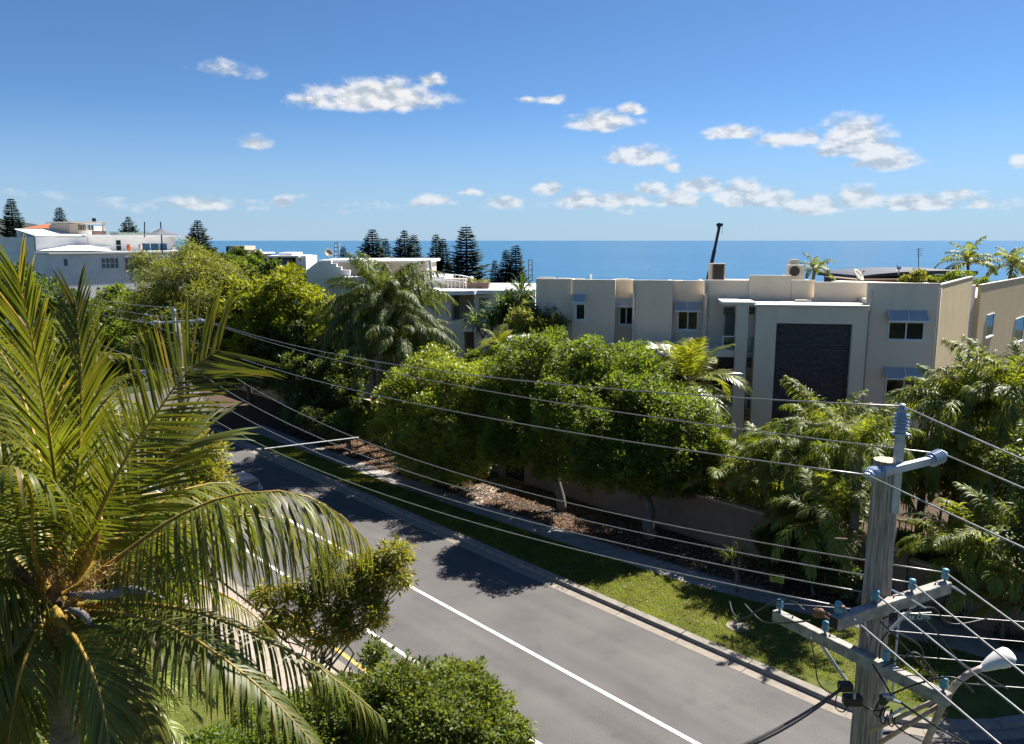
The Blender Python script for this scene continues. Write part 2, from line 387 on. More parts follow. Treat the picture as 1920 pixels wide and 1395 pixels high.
M['leaf_orange'] = foliage('bronze_tip_leaves', [(.13,.16,.024),(.16,.185,.027),(.21,.185,.03),(.12,.155,.022),(.19,.205,.032),(.27,.185,.05),(.15,.18,.026),(.14,.17,.025)], .45, .45, .4)
M['leaf_bush'] = foliage('glossy_bush_leaves', [(0.075,0.111,0.021),(0.104,0.143,0.026),(0.143,0.169,0.033),(0.058,0.088,0.018)], .38, .55, .3)
M['pine'] = foliage('pine_needles', [(0.021,0.042,0.026),(0.031,0.055,0.033),(0.044,0.068,0.036)], .12, .6, .3, (1.4,1.5,.8))
M['grass'] = foliage('grass_blades', [(0.111,0.163,0.023),(0.156,0.202,0.026),(0.195,0.215,0.046),(0.091,0.137,0.021),(0.247,0.221,0.078)], .4, .55, .25)
M['litter'] = foliage('fallen_leaves', [(.20,.115,.07),(.14,.08,.05),(.28,.18,.115),(.10,.055,.035),(.33,.23,.15)], .1, .8, .2, (1,1,1))
M['pandan'] = foliage('pandanus_leaves', [(0.046,0.085,0.029),(0.065,0.111,0.036),(0.098,0.143,0.046)], .34, .5, .35)
M['red_bract'] = foliage('red_leaves', [(.28,.035,.02),(.35,.07,.03)], .35, .5, .4, (1.4,.9,.8))
M['flower'] = foliage('dry_flower_sprigs', [(.38,.24,.08),(.30,.17,.06),(.45,.30,.13)], .3, .7, .2, (1.1,1,.8))
# ------------------------------------------------------------------ mesh building
OFF = {}
class MB:
    def __init__(self): self.v = []; self.f = []; self.mi = []
    def add(self, verts, faces, mi=0):
        b = len(self.v); self.v.extend([tuple(map(float, p)) for p in verts])
        for f in faces: self.f.append(tuple(b + i for i in f)); self.mi.append(mi)
        return self
    def hexa(self, c, mi=0):
        return self.add(c, [(0,3,2,1),(4,5,6,7),(0,1,5,4),(1,2,6,5),(2,3,7,6),(3,0,4,7)], mi)
    def box(self, x0, x1, y0, y1, z0, z1, mi=0):
        return self.hexa([(x0,y0,z0),(x1,y0,z0),(x1,y1,z0),(x0,y1,z0),(x0,y0,z1),(x1,y0,z1),(x1,y1,z1),(x0,y1,z1)], mi)
    def bar(self, p, q, w, h=None, up=(0,0,1), mi=0):
        p = np.asarray(p, float); q = np.asarray(q, float); h = h or w
        t = norm(q - p); up = np.asarray(up, float)
        if abs(t @ up) > .98: up = np.array([0, 1.0, 0])
        s = norm(np.cross(t, up)); u = np.cross(s, t)
        a, b = s * w / 2, u * h / 2
        return self.hexa([p-a-b, p+a-b, q+a-b, q-a-b, p-a+b, p+a+b, q+a+b, q-a+b], mi)
    def tube(self, pts, rad, n=8, mi=0, cap=True):
        pts = np.asarray(pts, float); k = len(pts)
        rad = np.full(k, rad) if np.isscalar(rad) else np.asarray(rad, float)
        T = np.gradient(pts, axis=0); ref = np.array([.31, .17, .93])
        b = len(self.v); ang = np.arange(n) * 2 * math.pi / n
        s0 = None
        for i in range(k):
            t = norm(T[i])
            if s0 is None: s = norm(np.cross(t, ref if abs(t @ norm(ref)) < .95 else (1, 0, 0)))
            else: s = norm(s0 - t * (s0 @ t))
            s0 = s; u = np.cross(t, s)
            for a in ang:
                self.v.append(tuple(pts[i] + rad[i] * (math.cos(a) * s + math.sin(a) * u)))
        for i in range(k - 1):
            for j in range(n):
                j2 = (j + 1) % n
                self.f.append((b+i*n+j, b+i*n+j2, b+(i+1)*n+j2, b+(i+1)*n+j)); self.mi.append(mi)
        if cap:
            self.f.append(tuple(b + j for j in range(n))[::-1]); self.mi.append(mi)
            self.f.append(tuple(b + (k-1)*n + j for j in range(n))); self.mi.append(mi)
        return self
    def lathe(self, origin, axis, prof, n=14, mi=0):
        """prof: list of (distance along axis, radius)"""
        o = np.asarray(origin, float); ax = norm(axis)
        return self.tube_prof(o, ax, prof, n, mi)
    def tube_prof(self, o, ax, prof, n, mi):
        s = norm(np.cross(ax, (.2, .9, .37) if abs(ax[2]) > .7 else (0, 0, 1))); u = np.cross(ax, s)
        b = len(self.v)
        for (h, r) in prof:
            for j in range(n):
                a = j * 2 * math.pi / n
                self.v.append(tuple(o + ax * h + r * (math.cos(a) * s + math.sin(a) * u)))
        for i in range(len(prof) - 1):
            for j in range(n):
                j2 = (j + 1) % n
                self.f.append((b+i*n+j, b+i*n+j2, b+(i+1)*n+j2, b+(i+1)*n+j)); self.mi.append(mi)
        self.f.append(tuple(b + j for j in range(n))[::-1]); self.mi.append(mi)
        self.f.append(tuple(b + (len(prof)-1)*n + j for j in range(n))); self.mi.append(mi)
        return self
    def prism(self, poly, z0, z1, mi=0):
        k = len(poly); b = len(self.v)
        self.v.extend([(float(p[0]), float(p[1]), z0) for p in poly] + [(float(p[0]), float(p[1]), z1) for p in poly])
        self.f.append(tuple(b + i for i in range(k))[::-1]); self.f.append(tuple(b + k + i for i in range(k))); self.mi += [mi, mi]
        for i in range(k):
            j = (i + 1) % k
            self.f.append((b+i, b+j, b+k+j, b+k+i)); self.mi.append(mi)
        return self
    def mesh(self, name, mats, off=(0,0,0), smooth=False):
        me = bpy.data.meshes.new(name)
        v = np.array(self.v, float).reshape(-1, 3) - np.asarray(off, float)
        me.from_pydata(v.tolist(), [], self.f)
        for m in (mats if isinstance(mats, (list, tuple)) else [mats]): me.materials.append(m)
        if isinstance(mats, (list, tuple)) and len(mats) > 1: me.polygons.foreach_set('material_index', self.mi)
        if smooth: me.polygons.foreach_set('use_smooth', [True] * len(me.polygons))
        me.update()
        return me
    def build(self, name, mats, parent=None, smooth=False, local=False):
        if parent is not None: off = (0,0,0) if local else OFF[parent.name]
        else:
            v = np.array(self.v); off = ((v[:,0].min()+v[:,0].max())/2, (v[:,1].min()+v[:,1].max())/2, v[:,2].min())
        o = bpy.data.objects.new(name, self.mesh(name, mats, off, smooth)); COL.objects.link(o)
        if parent is not None: o.parent = parent
        else: o.location = off
        OFF[o.name] = tuple(off)
        return o
def tag(o, label=None, cat=None, group=None, kind=None):
    if label: o['label'] = label
    if cat: o['category'] = cat
    if group: o['group'] = group
    if kind: o['kind'] = kind
    return o
def thing(name, loc, label, cat, group=None, rotz=0):
    o = bpy.data.objects.new(name, None); COL.objects.link(o)
    o.location = [float(c) for c in loc]; o.rotation_euler = (0, 0, rotz); o.empty_display_size = .2
    OFF[o.name] = tuple(o.location)
    return tag(o, label, cat, group)
def put(name, mesh, parent, loc=(0,0,0), rot=None, scale=None):
    o = bpy.data.objects.new(name, mesh); COL.objects.link(o); o.parent = parent
    o.location = [float(c) for c in loc]
    if rot is not None: o.rotation_euler = rot
    if scale is not None: o.scale = scale if isinstance(scale, (tuple, list)) else (scale,)*3
    return o
def np_mesh(name, V, F, mats, mi=None):
    """V (n,3), F (m,4) quads"""
    me = bpy.data.meshes.new(name)
    me.vertices.add(len(V)); me.vertices.foreach_set('co', np.ascontiguousarray(V, dtype=np.float32).ravel())
    m = len(F)
    me.loops.add(m * 4); me.loops.foreach_set('vertex_index', np.ascontiguousarray(F, dtype=np.int32).ravel())
    me.polygons.add(m); me.polygons.foreach_set('loop_start', np.arange(m, dtype=np.int32) * 4)
    for x in (mats if isinstance(mats, (list, tuple)) else [mats]): me.materials.append(x)
    if mi is not None: me.polygons.foreach_set('material_index', np.asarray(mi, dtype=np.int32))
    me.update(calc_edges=True)
    return me
def nrows(v): return v / (np.linalg.norm(v, axis=1, keepdims=True) + 1e-9)
def leaf_arrays(P, A, Nn, L, W, fold=.12):
    """one bent diamond quad per leaf"""
    A = nrows(A); S = nrows(np.cross(A, Nn)); Nn = np.cross(S, A)
    L = L[:, None]; W = W[:, None]
    v0 = P; v2 = P + A * L - Nn * L * .12; mid = P + A * L * .45 + Nn * W * fold
    V = np.stack([v0, mid + S * W * .5, v2, mid - S * W * .5], axis=1).reshape(-1, 3)
    F = np.arange(len(P) * 4).reshape(-1, 4)
    return V, F
def bumpy(D, seed, k=3.1):
    r = np.random.default_rng(seed); out = np.zeros(len(D))
    for i in range(5):
        w = r.normal(size=3) * k * (1 + .5 * i); ph = r.uniform(0, 6.28)
        out += np.sin(D @ w + ph) / (1 + .6 * i)
    return out / 2.4
def crown(lobes, n_leaf, leaf, seed, per=22, cl=.22, shell=(.62, 1.06), up=.5, rough=.3, out=.55, hang=0.0, wratio=.5, inner=.55):
    """leaf clusters over lumpy lobes; lobes = [(centre, (rx,ry,rz))]; returns V, F"""
    r = np.random.default_rng(seed)
    C = np.array([l[0] for l in lobes], float); RR = np.array([l[1] for l in lobes], float)
    area = (RR[:,0]*RR[:,1] + RR[:,0]*RR[:,2] + RR[:,1]*RR[:,2]); p = area / area.sum()
    ncl = max(8, int(n_leaf / per * 1.35))
    idx = r.choice(len(lobes), ncl, p=p)
    D = nrows(r.normal(size=(ncl, 3)))
    b = 1 + rough * bumpy(D + C[idx] * .7, seed + 1)
    fr = shell[0] + (shell[1] - shell[0]) * r.random(ncl) ** .6
    Q = C[idx] + D * RR[idx] * (b * fr)[:, None]
    keep = np.ones(ncl, bool)
    for j in range(len(lobes)):
        q = np.linalg.norm((Q - C[j]) / RR[j], axis=1)
        keep &= ~((q < inner) & (idx != j))
    Q = Q[keep]; D = D[keep]; m = len(Q)
    k = max(6, int(n_leaf / max(m, 1)))
    Q2 = np.repeat(Q, k, axis=0); D2 = np.repeat(D, k, axis=0); n = len(Q2)
    csz = np.repeat(r.uniform(.6, 1.4, m), k)
    J = nrows(r.normal(size=(n, 3))) * (r.random(n) ** .5 * cl * csz)[:, None]
    J[:, 2] *= .75
    P = Q2 + J
    A = nrows(nrows(J) * .9 + D2 * out + r.normal(size=(n, 3)) * .45 + np.array([0, 0, up * .3 - hang]))
    Nn = nrows(D2 * .5 + r.normal(size=(n, 3)) * .55 + np.array([0, 0, up + .3]))
    L = leaf * r.uniform(.5, 1.4, n)
    return leaf_arrays(P, A, Nn, L, L * wratio * r.uniform(.8, 1.2, n))
def limb_path(p, q, r, wob=.12, k=6):
    p = np.asarray(p, float); q = np.asarray(q, float); d = np.linalg.norm(q - p)
    t = np.linspace(0, 1, k)[:, None]
    pts = p + (q - p) * t
    pts[1:-1] += r.normal(size=(k - 2, 3)) * wob * d * .25
    pts[:, 2] += (np.sin(t[:, 0] * math.pi) * d * .06)
    return pts
def tree(name, label, base, lobes, mat, n_leaf, leaf, seed, bark='bark', tr=.18, fork=.45, cat='tree', group=None, lumps=5, **kw):
    """lobes in world coordinates: (centre, radii); things: trunk (with limbs) and crown"""
    base = np.asarray(base, float)
    root = thing(name, base, label, cat, group)
    r = np.random.default_rng(seed + 50)
    C = np.array([l[0] for l in lobes]); cen = C.mean(0)
    mb = MB()
    fk = base + (cen - base) * fork; fk[:2] = base[:2] + (cen[:2] - base[:2]) * .35
    pth = limb_path(base - np.array([0,0,.2]), fk, r, .1, 7)
    mb.tube(pth, np.linspace(tr * 1.25, tr * .8, 7), 9)
    for l in lobes:
        pt = limb_path(fk, l[0], r, .22, 6)
        mb.tube(pt, np.linspace(tr * .55, tr * .12, 6), 6)
        for _ in range(3):
            e = np.asarray(l[0]) + r.normal(size=3) * np.asarray(l[1]) * .5
            mb.tube(limb_path(pt[3], e, r, .2, 4), np.linspace(tr * .2, .012, 4), 5)
    mb.build('trunk', M[bark], root, smooth=True)
    rl = np.random.default_rng(seed + 90); big = list(lobes)
    for (c, rr) in lobes:                       # smaller lumps break the outline up
        for _ in range(lumps):
            d = norm(rl.normal(size=3) + np.array([0, -.2, .25])); f = rl.uniform(.26, .5)
            big.append((np.asarray(c) + d * np.asarray(rr) * rl.uniform(.85, 1.12), tuple(np.asarray(rr) * f)))
    V, F = crown(big, n_leaf, leaf, seed, **kw)
    me = np_mesh('crown', V - base, F, M[mat] if isinstance(mat, str) else mat)
    put('crown', me, root)
    return root
def lobe(px, py, Y, rpx, sq=.85, dy=1.0):
    c = at(px, py, Y); r = rpx * Y / FPX
    return (c, (r, r * dy, r * sq))

# ------------------------------------------------------------------ palm fronds
def spline(pts, n):
    """Catmull-Rom through the control points, n samples evenly spaced"""
    P = np.asarray(pts, float); P = np.vstack([2*P[0]-P[1], P, 2*P[-1]-P[-2]])
    out = []
    for i in range(1, len(P) - 2):
        for t in np.linspace(0, 1, 24, endpoint=False):
            a, b, c, d = P[i-1], P[i], P[i+1], P[i+2]
            out.append(.5 * ((2*b) + (-a+c)*t + (2*a-5*b+4*c-d)*t*t + (-a+3*b-3*c+d)*t**3))
    out.append(P[-2]); out = np.array(out)
    s = np.r_[0, np.cumsum(np.linalg.norm(np.diff(out, axis=0), axis=1))]
    u = np.linspace(0, s[-1], n)
    return np.stack([np.interp(u, s, out[:, k]) for k in range(3)], axis=1), s[-1]
def frond_arrays(ctrl, seed, pairs=70, leaf=.75, width=.04, start=.16, f0=68, f1=24, vee=18, droop=.35, jit=.12, rr=.022, plume=0.0, hint=None, rows=5, gap=0.0, twist=0.0, tip=.32, rbase=1.5, tidy=1.0, prof_y=None):
    r = np.random.default_rng(seed)
    n = 40
    pts, Lr = spline(ctrl, n)
    T = nrows(np.gradient(pts, axis=0))
    outw = pts[-1] - pts[0]; outw[2] = 0; outw = norm(outw) if np.linalg.norm(outw) > .05 else np.array([1., 0, 0])
    h = np.array([0, 0, 1.]) - outw * .35 if hint is None else norm(hint)
    S = nrows(np.cross(T, np.broadcast_to(h, T.shape))); Nn = np.cross(S, T)
    # rachis
    mb = MB(); ii = np.linspace(0, n - 1, 12).astype(int)
    rad = rr * (1.35 - 1.2 * (np.arange(12) / 11)) ; rad[0] *= rbase; rad[1] *= 1 + (rbase - 1) * .4
    mb.tube(pts[ii], np.maximum(rad, .004), 5)
    # leaflets, vectorised
    tt = np.linspace(start, .995, pairs); tt = np.repeat(tt, 2) + r.normal(size=pairs * 2) * .004
    if gap: tt = tt[r.random(len(tt)) > gap]
    tt = np.clip(tt, start, .999); m = len(tt)
    side = np.where(np.arange(m) % 2 == 0, 1., -1.)
    x = tt * (n - 1); i0 = np.minimum(x.astype(int), n - 2); fr = (x - i0)[:, None]
    lerp = lambda Aq: Aq[i0] * (1 - fr) + Aq[i0 + 1] * fr
    p = lerp(pts); t = nrows(lerp(T)); s = nrows(lerp(S)); nn = nrows(lerp(Nn))
    u = (tt - start) / (1 - start)
    f = np.radians(f0 + (f1 - f0) * u ** 1.3 + r.normal(size=m) * 5 * tidy)
    v = np.radians(vee * (1 - .4 * u) + r.normal(size=m) * (6 * tidy + 40 * plume) + plume * 40 * r.choice([-1, 0, 1], m)) + twist * side
    d = t * np.cos(f)[:, None] + (s * (side * np.cos(v))[:, None] + nn * np.sin(v)[:, None]) * np.sin(f)[:, None]
    d = nrows(d + r.normal(size=(m, 3)) * jit * .5)
    prof = np.interp(u, [0, .12, .35, .7, .9, 1], prof_y or [.45, .8, 1, max(.85, tip), max(.55, tip), tip])
    L = leaf * prof * r.uniform(.86, 1.1, m)
    wv = nrows(np.cross(d, nn) + r.normal(size=(m, 3)) * (.08 + jit))
    wprof = np.interp(np.linspace(0, 1, rows), [0, .12, .5, .8, 1], [.55, 1, .95, .7, .06])
    VV = np.zeros((m, rows, 2, 3)); q = p.copy(); dd = d.copy()
    dr = droop * r.uniform(.6, 1.5, m)
    seg = L / (rows - 1)
    for k in range(rows):
        w = wv * (width * wprof[k] * .5)
        VV[:, k, 0] = q - w; VV[:, k, 1] = q + w
        dd = nrows(dd + np.array([0, 0, -1.]) * (dr * (.35 + .5 * k) * 4 / rows)[:, None])
        wv = nrows(wv - dd * np.sum(wv * dd, axis=1, keepdims=True))
        q = q + dd * seg[:, None]
    base = np.arange(m)[:, None] * rows * 2
    F = []
    for k in range(rows - 1):
        o = 2 * k
        F.append(np.stack([base[:, 0]+o, base[:, 0]+o+1, base[:, 0]+o+3, base[:, 0]+o+2], axis=1))
    F = np.concatenate(F)
    V = VV.reshape(-1, 3)
    rv = np.array(mb.v); rf = np.array([fc for fc in mb.f if len(fc) == 4])
    Vall = np.vstack([rv, V]); Fall = np.vstack([rf, F + len(rv)])
    mi = np.r_[np.zeros(len(rf)), np.ones(len(F))]
    return Vall, Fall, mi
def frond_mesh(name, mats, **kw):
    V, F, mi = frond_arrays(**kw)
    return np_mesh(name, V, F, mats, mi)
def arch(L, rise, fall, sideways=0.0):
    """control points of a frond that leaves the crown along +X: rise angle at the base, hangs by the tip"""
    pts = [np.zeros(3)]; a = R(rise); k = 6
    for i in range(k):
        a2 = a - R(fall) * ((i + .5) / k) ** 1.25
        pts.append(pts[-1] + np.array([math.cos(a2), sideways * (i / k), math.sin(a2)]) * L / k)
    return pts
BANK = {}
def bank(kind):
    if kind in BANK: return BANK[kind]
    spec = {
     'coco':  dict(mats=[M['rachis'], M['coco']], L=4.4, pairs=105, leaf=.85, width=.032, droop=.38, vee=15, jit=.1, rr=.03),
     'queen': dict(mats=[M['rachis_green'], M['queen']], L=3.9, pairs=120, leaf=.8, width=.034, droop=.8, vee=8, jit=.22, rr=.026, plume=.35),
     'cane':  dict(mats=[M['rachis'], M['cane']], L=2.5, pairs=42, leaf=.66, width=.05, droop=.34, vee=24, jit=.10, rr=.016, plume=.08),
     'feather': dict(mats=[M['rachis_green'], M['cane']], L=2.9, pairs=74, leaf=.66, width=.036, droop=.6, vee=16, jit=.16, rr=.018, plume=.4),
     'bangalow': dict(mats=[M['rachis_green'], M['bangalow']], L=2.5, pairs=64, leaf=.7, width=.042, droop=.12, tip=.6, vee=10, jit=.08, rr=.02),
     'far': dict(mats=[M['rachis_green'], M['cane']], L=2.6, pairs=30, leaf=.7, width=.075, droop=.45, vee=14, jit=.2, rr=.02),
    }[kind]
    mats = spec.pop('mats'); L = spec.pop('L')
    out = []
    for i, (rise, fall) in enumerate([(78, 60), (62, 85), (48, 95), (30, 95), (10, 75), (-15, 55), (55, 120)]):
        out.append(frond_mesh('frond', mats, ctrl=arch(L * (.92 + .03 * i), rise, fall, .12 * (-1) ** i), seed=100 + i, **spec))
    BANK[kind] = out
    return out
def palm(name, label, base, height, kind, n, seed, scale=1.0, trunk_r=.16, lean=(0, 0), group=None, cat='palm', levels=(0,1,2,3,4), stems=1, spread=.4, bark='palm_bark', shaft=None):
    base = np.asarray(base, float); r = np.random.default_rng(seed)
    root = thing(name, base, label, cat, group)
    B = bank(kind)
    for s in range(stems):
        if stems == 1: b = base; tp = base + np.array([lean[0], lean[1], height])
        else:
            an = r.uniform(0, 6.28); rd = spread * r.uniform(.25, 1)
            b = base + np.array([math.cos(an) * rd * .4, math.sin(an) * rd * .4, 0])
            tp = b + np.array([math.cos(an) * rd, math.sin(an) * rd, height * r.uniform(.55, 1.0)])
        mid = (b + tp) / 2 + r.normal(size=3) * .04 * height
        pts, _ = spline([b - np.array([0,0,.1]), mid, tp], 9)
        mb = MB(); rad = np.linspace(trunk_r * 1.15, trunk_r * .85, 9); rad[0] *= 1.2
        mb.tube(pts, rad, 10)
        mb.build('trunk', M[bark], root, smooth=True)
        if shaft:
            sh = MB(); sh.tube([tp - np.array([0,0,.05]), tp + np.array([0,0,.35]), tp + np.array([0,0,.8*scale])], [trunk_r, trunk_r*1.05, trunk_r*.45], 10)
            sh.build('crown_shaft', M[shaft], root, smooth=True)
        az0 = r.uniform(0, 6.28)
        top = tp + np.array([0, 0, .5 * scale if shaft else 0])
        for i in range(n):
            lev = levels[min(len(levels) - 1, int(i / n * len(levels)))]
            az = az0 + i * 2.39996 + r.normal() * .15
            put('frond', B[lev], root, top - base + r.normal(size=3) * .04, (r.normal() * .12, r.normal() * .08, az), scale * r.uniform(.85, 1.12))
    return root
# ------------------------------------------------------------------ the setting
RD = np.array([-.676, .737]); RN = np.array([.737, .676])     # along the street (away), across it (away from us)
def rp(s, o, z=0.0):
    q = RD * s + RN * o
    return np.array([q[0], q[1], z])
def rinv(p): return float(p[0]*RD[0] + p[1]*RD[1]), float(p[0]*RN[0] + p[1]*RN[1])

def smooth(a, b, x):
    t = np.clip((x - a) / (b - a), 0, 1); return t * t * (3 - 2 * t)
def terrain_z(x, y):
    z = -.06 - 21.5 * smooth(95, 250, y + .12 * x)
    z = z + 5.0 * smooth(-22, -60, x) * smooth(55, 80, y) * (1 - smooth(110, 200, y))
    return z
gx = np.r_[np.linspace(-900, -130, 12), np.linspace(-120, 120, 61), np.linspace(130, 900, 12)]
gy = np.r_[np.linspace(-300, -20, 8), np.linspace(-10, 260, 55), np.linspace(270, 420, 6)]
X, Y = np.meshgrid(gx, gy)
Z = terrain_z(X, Y)
nx, ny = len(gx), len(gy)
V = np.stack([X, Y, Z], axis=-1).reshape(-1, 3)
ii = (np.arange(ny - 1)[:, None] * nx + np.arange(nx - 1)[None, :]).ravel()
F = np.stack([ii, ii + 1, ii + nx + 1, ii + nx], axis=1)
o = bpy.data.objects.new('ground', np_mesh('ground', V, F, M['terrain'])); COL.objects.link(o)
tag(o, 'grassy ground that falls away towards the sea', kind='structure')

mb = MB(); mb.add([(-70000, 230, -20.6), (70000, 230, -20.6), (70000, 70000, -20.6), (-70000, 70000, -20.6)], [(0, 1, 2, 3)])
o = mb.build('sea', M['sea']); tag(o, 'deep blue sea reaching to the horizon', kind='structure')

# wooded headland far to the left
r_ = np.random.default_rng(5)
hx = np.linspace(-900, -300, 40); hy = np.linspace(820, 1250, 16)
X, Y = np.meshgrid(hx, hy)
prof = np.interp(hx, [-900, -700, -640, -600, -565, -540, -300], [44, 42, 39, 30, 12, -24, -24])
ridge = np.exp(-((Y - 1000) / 150) ** 2)
Z = -24 + (prof[None, :] + 24) * ridge + r_.normal(size=X.shape) * 2.2 * ridge
V = np.stack([X, Y, Z], axis=-1).reshape(-1, 3)
ii = (np.arange(15)[:, None] * 40 + np.arange(39)[None, :]).ravel()
F = np.stack([ii, ii + 1, ii + 41, ii + 40], axis=1)
M['headland'] = surf('headland_scrub', (.05,.062,.058), (.036,.046,.045), .05, .95, .8, .12, .1)
o = bpy.data.objects.new('headland', np_mesh('headland', V, F, M['headland'])); COL.objects.link(o)
tag(o, 'dark wooded headland far off on the left', kind='structure')

# road, markings
K0 = 19.72                                   # kerb face of the far side
mb = MB()
mb.add([rp(-40, 11.0), rp(-40, 19.72), rp(140, 19.72), rp(140, 11.0)], [(0, 1, 2, 3)])
road = mb.build('road', M['asphalt']); tag(road, 'grey asphalt street running up to the left', kind='structure')
mb = MB()
mb.add([rp(-40, 19.5, -.004), (70, -30, -.004), (70, 26, -.004), rp(9.5, 21.5, -.004), rp(9.5, 19.5, -.004)], [(0, 1, 2, 3, 4)])
o = mb.build('side_street', M['asphalt']); tag(o, 'shaded asphalt side street on the right', kind='structure')
mb = MB(); mb.add([rp(50, 11.2, .128), rp(50, 20.2, .128), rp(58, 22.3, .128), rp(66, 24.6, .128), rp(74, 26.6, .128), rp(90, 30, .128), rp(90, 18, .128), rp(74, 14.5, .128), rp(62, 12.2, .128)], [tuple(range(9))])
o = mb.build('far_road', M['asphalt']); tag(o, 'sunlit bend of the street beyond the far power pole', kind='structure')
def strip(s0, s1, o0, w, z, name, mat, parent=None, n=1):
    mb = MB(); ss = np.linspace(s0, s1, n + 1)
    for a, b in zip(ss[:-1], ss[1:]):
        mb.add([rp(a, o0 - w/2, z), rp(a, o0 + w/2, z), rp(b, o0 + w/2, z), rp(b, o0 - w/2, z)], [(0, 1, 2, 3)])
    return mb.build(name, mat, parent)
strip(-30, 62, 15.62, .14, .004, 'centre_line', M['line'], road)
strip(-30, 80, 12.68, .13, .004, 'edge_line', M['line'], road)
strip(-30, 23.5, 11.32, .14, .004, 'yellow_line', M['yellow_line'], road)

# far kerb: straight, then a curve round into the side street
kp = [rp(s, K0) for s in np.arange(52, 8.6, -2.4)]
cA = rp(8.8, K0); dirA = np.array([-RD[0], -RD[1], 0]); dirB = norm((.97, .24, 0))
for t in np.linspace(.12, 1, 6):
    th = t; p1 = cA + dirA * 2.6
    p2 = p1 + dirB * 3.6
    kp.append((1-th)**2 * cA + 2*th*(1-th)*p1 + th*th*p2)
endp = kp[-1]
for k in range(1, 16): kp.append(endp + dirB * 2.4 * k)
kp = np.array(kp)
def off_path(P, d):
    T = np.gradient(P, axis=0); T[:, 2] = 0; T = nrows(T)
    Nn = np.stack([-T[:, 1], T[:, 0], np.zeros(len(T))], axis=1)
    return P + Nn * d
# left of the walking direction (towards the right) is the verge side
kf = off_path(kp, -.34); kt = off_path(kp, .07); kb = off_path(kp, .33)
far_kerb = thing('kerb', kp[len(kp)//2], 'long concrete kerb and channel along the verge across the street', 'kerb')
r_ = np.random.default_rng(9)
for i in range(len(kp) - 1):
    g0, g1 = .006, .994
    A = lambda P, t: P[i] * (1 - t) + P[i+1] * t
    dz = r_.normal() * .004
    c = []
    mb = MB(); U = np.array([0, 0, 1.])
    mb.hexa([A(kp, g0) - U*.1, A(kp, g1) - U*.1, A(kb, g1) - U*.1, A(kb, g0) - U*.1,
             A(kt, g0) + U*(.135 + dz), A(kt, g1) + U*(.135 + dz), A(kb, g1) + U*(.15 + dz), A(kb, g0) + U*(.15 + dz)])
    mb.build('kerb_stone', M['kerb'], far_kerb)
    mb = MB()
    mb.hexa([A(kf, g0) - U*.05, A(kf, g1) - U*.05, A(kp, g1) - U*.05, A(kp, g0) - U*.05,
             A(kf, g0) + U*.006, A(kf, g1) + U*.006, A(kp, g1) + U*.018, A(kp, g0) + U*.018])
    mb.build('channel_slab', M['channel'], far_kerb)
# ground behind the far kerb
poly = [tuple(p[:2]) for p in kb] + [(95, 60), (60, 100), tuple(rp(140, 60)[:2]), tuple(rp(140, 20.2)[:2]), tuple(rp(52, 20.1)[:2])]
mb = MB(); mb.prism(poly, -.3, .10)
o = mb.build('garden_bed', M['soil']); tag(o, 'dark mulched earth behind the verge', kind='structure')
def fpath(s):
    return float(np.interp(s, [-20, 2, 8, 12, 15.5, 21, 27, 34, 45, 110], [29.5, 27.2, 25.6, 24.5, 23.75, 23.2, 22.75, 22.4, 22.2, 22.2]))
ss = np.arange(5.0, 51, 1.2)
top = [rp(s, fpath(s) - .55) for s in ss]
bot = []
for p in kb:
    s, oo = rinv(p)
    if -1 < s < 51: bot.append(p)
poly = [tuple(p[:2]) for p in top] + [tuple(p[:2]) for p in bot]
mb = MB(); mb.prism(poly, .02, .112)
o = mb.build('grass_verge', M['turf']); tag(o, 'green grass verge between kerb and footpath', kind='structure')
fp = thing('footpath', rp(30, 22.7), None, None); tag(fp, 'narrow concrete footpath behind the grass verge', kind='structure')
ss = np.arange(-16, 51, 1.5)
for a, b in zip(ss[:-1], ss[1:]):
    mb = MB(); h = .12 + r_.normal() * .003; g = .008
    mb.hexa([rp(a+g, fpath(a)-.62, 0), rp(a+g, fpath(a)+.62, 0), rp(b-g, fpath(b)+.62, 0), rp(b-g, fpath(b)-.62, 0),
             rp(a+g, fpath(a)-.62, h), rp(a+g, fpath(a)+.62, h), rp(b-g, fpath(b)+.62, h), rp(b-g, fpath(b)-.62, h)])
    mb.build('path_slab', M['path'], fp)
mb = MB(); mb.prism([rp(27.6, 23.4), rp(29.6, 23.3), rp(30.4, 27.4), rp(28.2, 27.4)], .02, .117)
o = mb.build('gate_path', M['drive']); tag(o, 'short beige path leading to the gate in the brown wall', kind='structure')
mb = MB(); mb.prism([rp(9.6, 25.2), rp(4.2, 26.9), rp(-1.5, 29.5), rp(2.0, 33.5), rp(8.6, 29.3), rp(10.2, 27.4)], .02, .116)
o = mb.build('driveway', M['drive']); tag(o, 'beige concrete driveway behind the street name sign', kind='structure')

